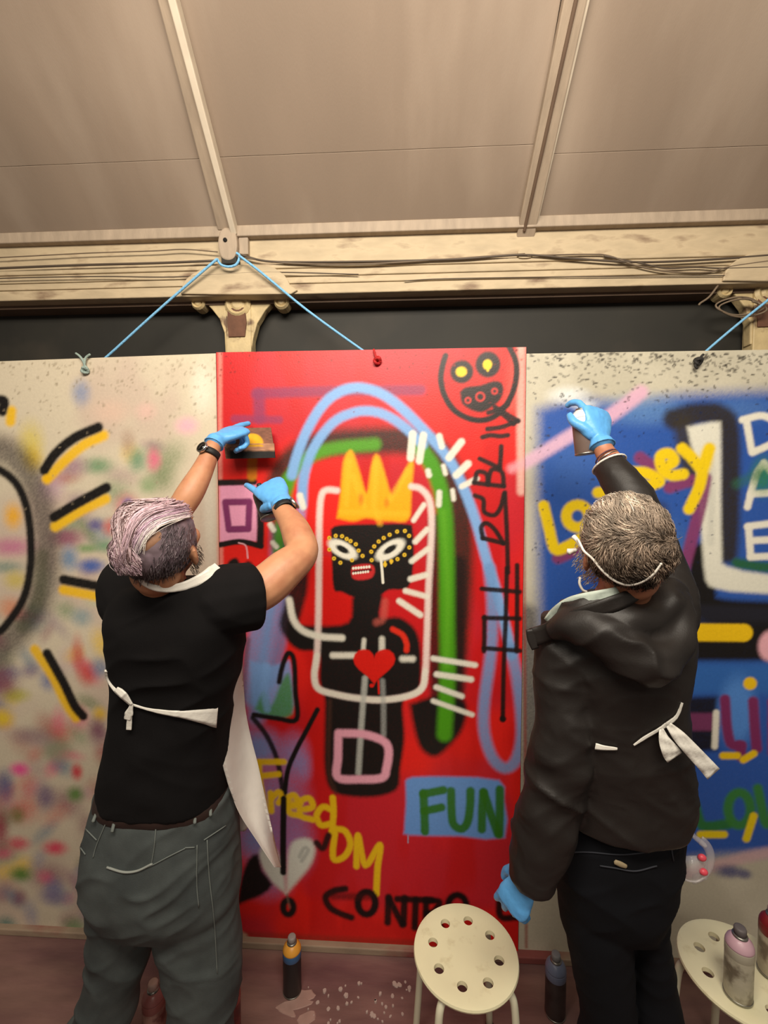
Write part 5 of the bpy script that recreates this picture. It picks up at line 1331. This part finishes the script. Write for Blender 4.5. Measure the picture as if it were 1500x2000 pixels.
# apron: pale neck part and waist strings
ap2 = ribbon([(1066, 1212, 1.075), (1086, 1196, 1.05), (1114, 1180, 1.015), (1150, 1170, .985), (1190, 1162, .972), (1228, 1150, .98), (1248, 1142, .99)], [8, 20, 26, 26, 24, 18, 8], M_MINT, 'apron', pb, .004, wave=.002)
ribbon(lay_on(bvj, [(1163, 1458), (1180, 1461), (1206, 1463)], .006, 1.02), [12, 12, 11, 10, 9, 8, 7, 6, 4], M_TIE, 'waist_string', ap2, .002)
ribbon(lay_on(bvj, [(1238, 1456), (1262, 1440), (1290, 1424), (1302, 1416)], .006, 1.02), [3, 4, 5, 6, 6, 6, 6, 6, 7, 7, 8, 8, 9], M_TIE, 'waist_string', ap2, .002)
ribbon(lay_on(bvj, [(1302, 1416), (1318, 1404), (1326, 1392), (1333, 1373)], .006, 1.04), [8, 8, 8, 8, 7, 7, 6, 6, 6, 6, 5, 5, 4], M_TIE, 'waist_string', ap2, .002)
ribbon([(1292, 1424, .990), (1298, 1446, .985), (1310, 1468, .985), (1318, 1480, .99)], [8, 22, 34, 34], M_TIE, 'bow_tail', ap2, .002, wave=.002)
ribbon([(1306, 1416, .985), (1326, 1438, .98), (1350, 1464, .98), (1378, 1494, .985), (1394, 1512, .99)], [12, 24, 28, 30, 32], M_TIE, 'bow_tail', ap2, .002, wave=.002)

# ================================================================== THINGS HELD, HUNG AND STOOD ABOUT
# ---- folded card stencil held against the red board
M_CARD = mat('brown_card', attr=True, rough=0.75, var=0.12, vscale=40, bump=0.15, bscale=90)
st = thing('card_stencil', P(486, 895, 1.66), 'brown folded card stencil with a yellow half disc and a black sprayed edge', 'stencil')
YS = 1.672
def card(name, quad, Ys, paint, th=.003):
    """quad of photo corners (top left, top right, bottom right, bottom left), distances at top and bottom"""
    n, m = 40, 26; G = np.zeros((m, n, 3)); U = np.zeros((m, n, 2))
    q = np.array(quad, float)
    for i in range(m):
        t = i / (m - 1)
        for j in range(n):
            u = j / (n - 1); p = (q[0] * (1 - u) + q[1] * u) * (1 - t) + (q[3] * (1 - u) + q[2] * u) * t
            G[i, j] = P(p[0], p[1], Ys[0] * (1 - t) + Ys[1] * t); U[i, j] = p
    v, f = sheet(G, th); c = paint(U.reshape(-1, 2)); c = np.vstack([c, c])
    return mk(name, v, f, M_CARD, st, False, c)
def paint_flap(p):
    c = np.tile(srgb((120, 76, 58)), (len(p), 1)); n = noise2(p[:, 0] / 6, p[:, 1] / 3, 3)
    c = c * (0.75 + .5 * n)[:, None]
    d = np.hypot((p[:, 0] - 493) / 23, (p[:, 1] - 865) / 20)
    al = (1 - sstep(.82, 1.0, d)) * (p[:, 1] < 868); return c * (1 - al[:, None]) + srgb((226, 164, 16)) * al[:, None]
def paint_low(p):
    c = np.tile(srgb((176, 126, 96)), (len(p), 1)); n = noise2(p[:, 0] / 9, p[:, 1] / 2.2, 5); c = c * (.75 + .5 * n)[:, None]
    al = ((np.abs(p[:, 1] - 870.5) < 2.0) & (p[:, 0] > 466) & (p[:, 0] < 514)).astype(float) * .9
    c = c * (1 - al[:, None]) + srgb((216, 158, 18)) * al[:, None]
    ed = sstep(878, 884, p[:, 1] + 2 * noise2(p[:, 0] / 5, p[:, 1] / 5, 7)) * sstep(440, 452, p[:, 0])
    c = c * (1 - ed[:, None]) + srgb((16, 13, 12)) * ed[:, None]
    nm = ((p[:, 0] < 452) & (np.abs(p[:, 1] - 877) < 4)).astype(float) * .5 * (noise2(p[:, 0] / 2, p[:, 1] / 2, 2) > .5)
    return c * (1 - nm[:, None]) + srgb((40, 26, 22)) * nm[:, None]
card('upper_flap', [(452, 836), (529, 835), (534, 867), (438, 868)], (1.70, YS), paint_flap)
card('lower_flap', [(437, 867), (535, 866), (537, 894), (441, 896)], (YS, YS - .006), paint_low, .006)

# ---- spray cans
def can_mats(key, body, band, dome, cap, grime=None):
    return (mat(key + '_can_body', body, 0.4, var=.15, vscale=30, color2=grime, c2scale=22, c2lo=.45, c2hi=.6) if grime else mat(key + '_can_body', body, 0.4, var=.1, vscale=30),
            mat(key + '_can_band', band, 0.4), mat(key + '_can_dome', dome, 0.35), mat(key + '_can_cap', cap, 0.55))
def spray_can(base, ms, label, axis_=(0, 0, 1), s=1.0, twist=0.0, cap='cap', h=.165):
    t = thing('spray_can', base, label, 'spray can', 'spray cans in use')
    z = unit(axis_); x = unit(np.cross([0.2, 1, 0.1], z)); y = np.cross(z, x); R = np.stack([x, y, z], 1)
    mb, mband, md, mc = ms; b = np.array(base)
    def L(name, prof, m): v, f = lathe(np.array(prof) * s, b, 28, R); return mk(name, v, f, m, t)
    L('can_body', [(.028, 0), (.0315, .001), (.0325, .004), (.0325, h - .022), (.0325, h - .02)], mb)
    L('base_rim', [(.031, -.0005), (.0335, .001), (.0335, .005), (.032, .006)], mat('tin_rim', (150, 148, 140), .35, metal=.9))
    L('colour_band', [(.0326, h - .034), (.0331, h - .033), (.0331, h - .012), (.0326, h - .010)], mband)
    L('dome', [(.0328, h - .012), (.0325, h - .006), (.029, h + .004), (.022, h + .012), (.0175, h + .016), (.0165, h + .016)], md)
    L('collar', [(.0165, h + .014), (.0178, h + .016), (.0178, h + .020), (.014, h + .022)], mat('tin_collar', (140, 138, 132), .35, metal=.8))
    if cap == 'cap':
        L('nozzle_cap', [(.0145, h + .018), (.0145, h + .036), (.013, h + .040), (.010, h + .041)], mc)
    else:
        o = L('nozzle_cap', [(.009, h + .018), (.009, h + .030), (.008, h + .034), (.005, h + .035)], mc)
        v, f = lathe(np.array([(.0025, 0), (.0025, .004)]) * s, b + R @ (np.array([0, .009, h + .028]) * s), 10, np.stack([x, -z, y], 1)); mk('nozzle_hole', v, f, M_HOLE, o)
    return t
c_blk = can_mats('black', (26, 24, 26), (58, 96, 140), (226, 160, 60), (150, 140, 136))
p = Pz(571, 1934, 0); spray_can(p, c_blk, 'black spray can with blue and orange bands standing on the floor by the red board', h=.165, s=1.05)
c_gry = can_mats('dim', (60, 52, 50), (112, 124, 150), (110, 122, 148), (128, 130, 132), (44, 36, 36))
p = Pz(1084, 1978, 0); spray_can(p, c_gry, 'dim grey-blue spray can on the floor beside the navy trouser leg', s=1.1)
c_red = can_mats('red', (120, 44, 42), (150, 60, 54), (140, 64, 58), (160, 96, 86), (80, 26, 26))
p = Pz(450, 2030, 0); spray_can(p, c_red, 'dark red spray can on the floor just beside the grey-green trouser leg', s=1.1)
c_pk = can_mats('rose', (170, 128, 116), (150, 90, 84), (150, 92, 88), (190, 160, 150), (110, 60, 56))
p = Pz(302, 2040, 0); spray_can(p, c_pk, 'dusty rose spray can on the floor between the legs of the grey-green trousers', s=1.1)
# cans in the hands
c_hand = can_mats('steel', (110, 92, 84), (226, 226, 222), (222, 222, 220), (36, 34, 36))
ax2 = unit(P(1136, 796, 1.42) - P(1145, 884, 1.415))
spray_can(P(1145, 888, 1.412), c_hand, 'spray can with a white dome gripped in the raised blue glove', ax2, 1.0, h=.124, cap='nozzle')
c_dk = can_mats('dark', (40, 36, 36), (52, 46, 44), (60, 56, 54), (30, 28, 28))
ax1 = unit(P(500, 946, 1.475) - P(520, 1006, 1.44))
spray_can(P(528, 1012, 1.475), c_dk, 'dark spray can held under the stencil in a blue glove', ax1, 1.0, h=.10, cap='nozzle')

# ---- round white stools with a ring of holes in the seat
M_STOOL = mat('cream_white_lacquer', (236, 230, 192), 0.38, var=.04, vscale=10, color2=(214, 204, 164), c2scale=26, c2lo=.62, c2hi=.8)
M_LEG = mat('cream_white_tube', (214, 210, 184), 0.4)
def stool(c, rot, label, hz=.445):
    t = thing('stool', (c[0], c[1], 0), label, 'stool', 'round stools with pierced seats')
    prof = [(.0005, -.013), (.10, -.013), (.150, -.014), (.160, -.011), (.163, -.004), (.161, .002), (.153, .004), (.12, .001), (.06, -.001), (.0005, -.0015)]
    v, f = lathe(prof, (0, 0, 0), 64)
    me = bpy.data.meshes.new('seat'); me.from_pydata(v.tolist(), [], f); me.update()
    so = bpy.data.objects.new('seat_tmp', me); COL.objects.link(so)
    cut = []
    for k in range(8):
        a = rot + (k + .5) * math.pi / 4; cut.append(lathe([(.0155, -.05), (.0155, .05)], (.103 * math.cos(a), .103 * math.sin(a), 0), 18))
    cv_, cf_ = join(cut); mc = bpy.data.meshes.new('cut'); mc.from_pydata(cv_.tolist(), [], cf_); mc.update()
    co = bpy.data.objects.new('cut_tmp', mc); COL.objects.link(co)
    b = so.modifiers.new('b', 'BOOLEAN'); b.object = co; b.operation = 'DIFFERENCE'; b.solver = 'EXACT'
    e = bpy.data.meshes.new_from_object(so.evaluated_get(bpy.context.evaluated_depsgraph_get()))
    V = np.empty(len(e.vertices) * 3); e.vertices.foreach_get('co', V); V = V.reshape(-1, 3); Fc = [tuple(p_.vertices) for p_ in e.polygons]
    bpy.data.objects.remove(so); bpy.data.objects.remove(co)
    o = mk('seat', V + np.array([c[0], c[1], hz]), Fc, M_STOOL, t, True)
    m = o.modifiers.new('edge', 'EDGE_SPLIT'); m.split_angle = math.radians(35)
    for k in range(4):
        a = rot + math.pi / 4 + k * math.pi / 2; d = np.array([math.cos(a), math.sin(a), 0]); b0 = np.array([c[0], c[1], 0])
        v, f = tube([b0 + d * .05 + [0, 0, hz - .024], b0 + d * .115 + [0, 0, hz - .024], b0 + d * .148 + [0, 0, hz - .034], b0 + d * .162 + [0, 0, hz - .075], b0 + d * .172 + [0, 0, hz * .5], b0 + d * .188 + [0, 0, .012]], .0115, 12, 5)
        lg = mk('leg', v, f, M_LEG, t)
        v, f = lathe([(.0125, 0), (.014, .002), (.014, .016), (.0125, .018)], b0 + d * .189, 14); mk('foot_cap', v, f, M_BLACKR, lg)
    v, f = lathe([(.06, -.030), (.07, -.026), (.07, -.016), (.06, -.013)], (c[0], c[1], hz), 30); mk('under_ring', v, f, M_LEG, t)
    return t
s1 = Pz(909, 1857, .447); stool(s1, math.radians(10), 'cream round stool in front of the red board with nothing on its seat')
s2 = Pz(1447, 1895, .447); stool(s2, math.radians(28), 'cream round stool at the lower right with two spray cans on its seat')
c_s1 = can_mats('pink_top', (176, 170, 150), (170, 164, 146), (196, 160, 172), (96, 90, 90), (108, 98, 82))
ZS = .447 + .003
p = Pz(1441, 1942, ZS); spray_can(p, c_s1, 'dusty spray can with a pale pink dome on the cream stool', h=.15, s=1.06, cap='cap')
c_s2 = can_mats('red_top', (170, 160, 138), (120, 30, 34), (120, 26, 32), (150, 120, 120), (110, 96, 80))
p = Pz(1507, 1898, ZS); spray_can(p, c_s2, 'dusty spray can with a dark red dome at the right edge of the cream stool', h=.15, s=1.06)

# ---- clear safety goggles hanging from the jacket pocket
M_CLEAR = mat('clear_plastic', (236, 232, 232), 0.12, see=.72, spec=.8)
M_REDV = mat('pink_red_vent', (236, 84, 100), 0.4)
gg = thing('safety_goggles', P(1362, 1690, 1.19), 'clear plastic goggles with red vents hanging at the hip of the black jacket', 'goggles')
G = []
for t in np.linspace(0, 1, 15):                   # curved clear side arm
    a = math.radians(-62 + 150 * t); c = np.array([1352, 1678]); R0 = 37
    G.append([P(c[0] + (R0 + w_) * math.cos(a) * 1.0, c[1] + (R0 + w_) * math.sin(a) * 1.1, 1.185 + .02 * t) for w_ in (-8, -3, 3, 8)])
v, f = sheet(np.array(G), .003); mk('clear_frame', v, f, M_CLEAR, gg)
G = []
for t in np.linspace(0, 1, 9):
    G.append([P(1328 + 54 * u, 1674 + 44 * t + 8 * math.sin(math.pi * u) * (t - .3), 1.185 - .03 * math.sin(math.pi * u) * math.sin(math.pi * (.15 + .7 * t))) for u in np.linspace(0, 1, 11)])
v, f = sheet(np.array(G), .002); mk('clear_lens', v, f, M_CLEAR, gg)
for (x, y) in ((1371, 1675), (1374, 1703)):
    v, f = ellipsoid(P(x, y, 1.165), (.011, .008, .009), None, 14, 10); mk('vent', v, f, M_REDV, gg)
v, f = tube([P(x, y, 1.18) for x, y in [(1350, 1622), (1356, 1634), (1366, 1642), (1378, 1652)]], [.004, .006, .007, .006], 10, 4); mk('temple_hinge', v, f, M_CLEAR, gg)
v, f = tube([P(1356, 1636, 1.18), P(1342, 1622, 1.178), P(1322, 1604, 1.175)], .0035, 8, 4); mk('elastic_strap', v, f, M_CLEAR, gg)
v, f = tube([P(x, y, 1.165) for x, y in [(1330, 1712), (1344, 1720), (1362, 1721), (1378, 1712)]], .0025, 8, 5); mk('lens_rim', v, f, M_CLEAR, gg)
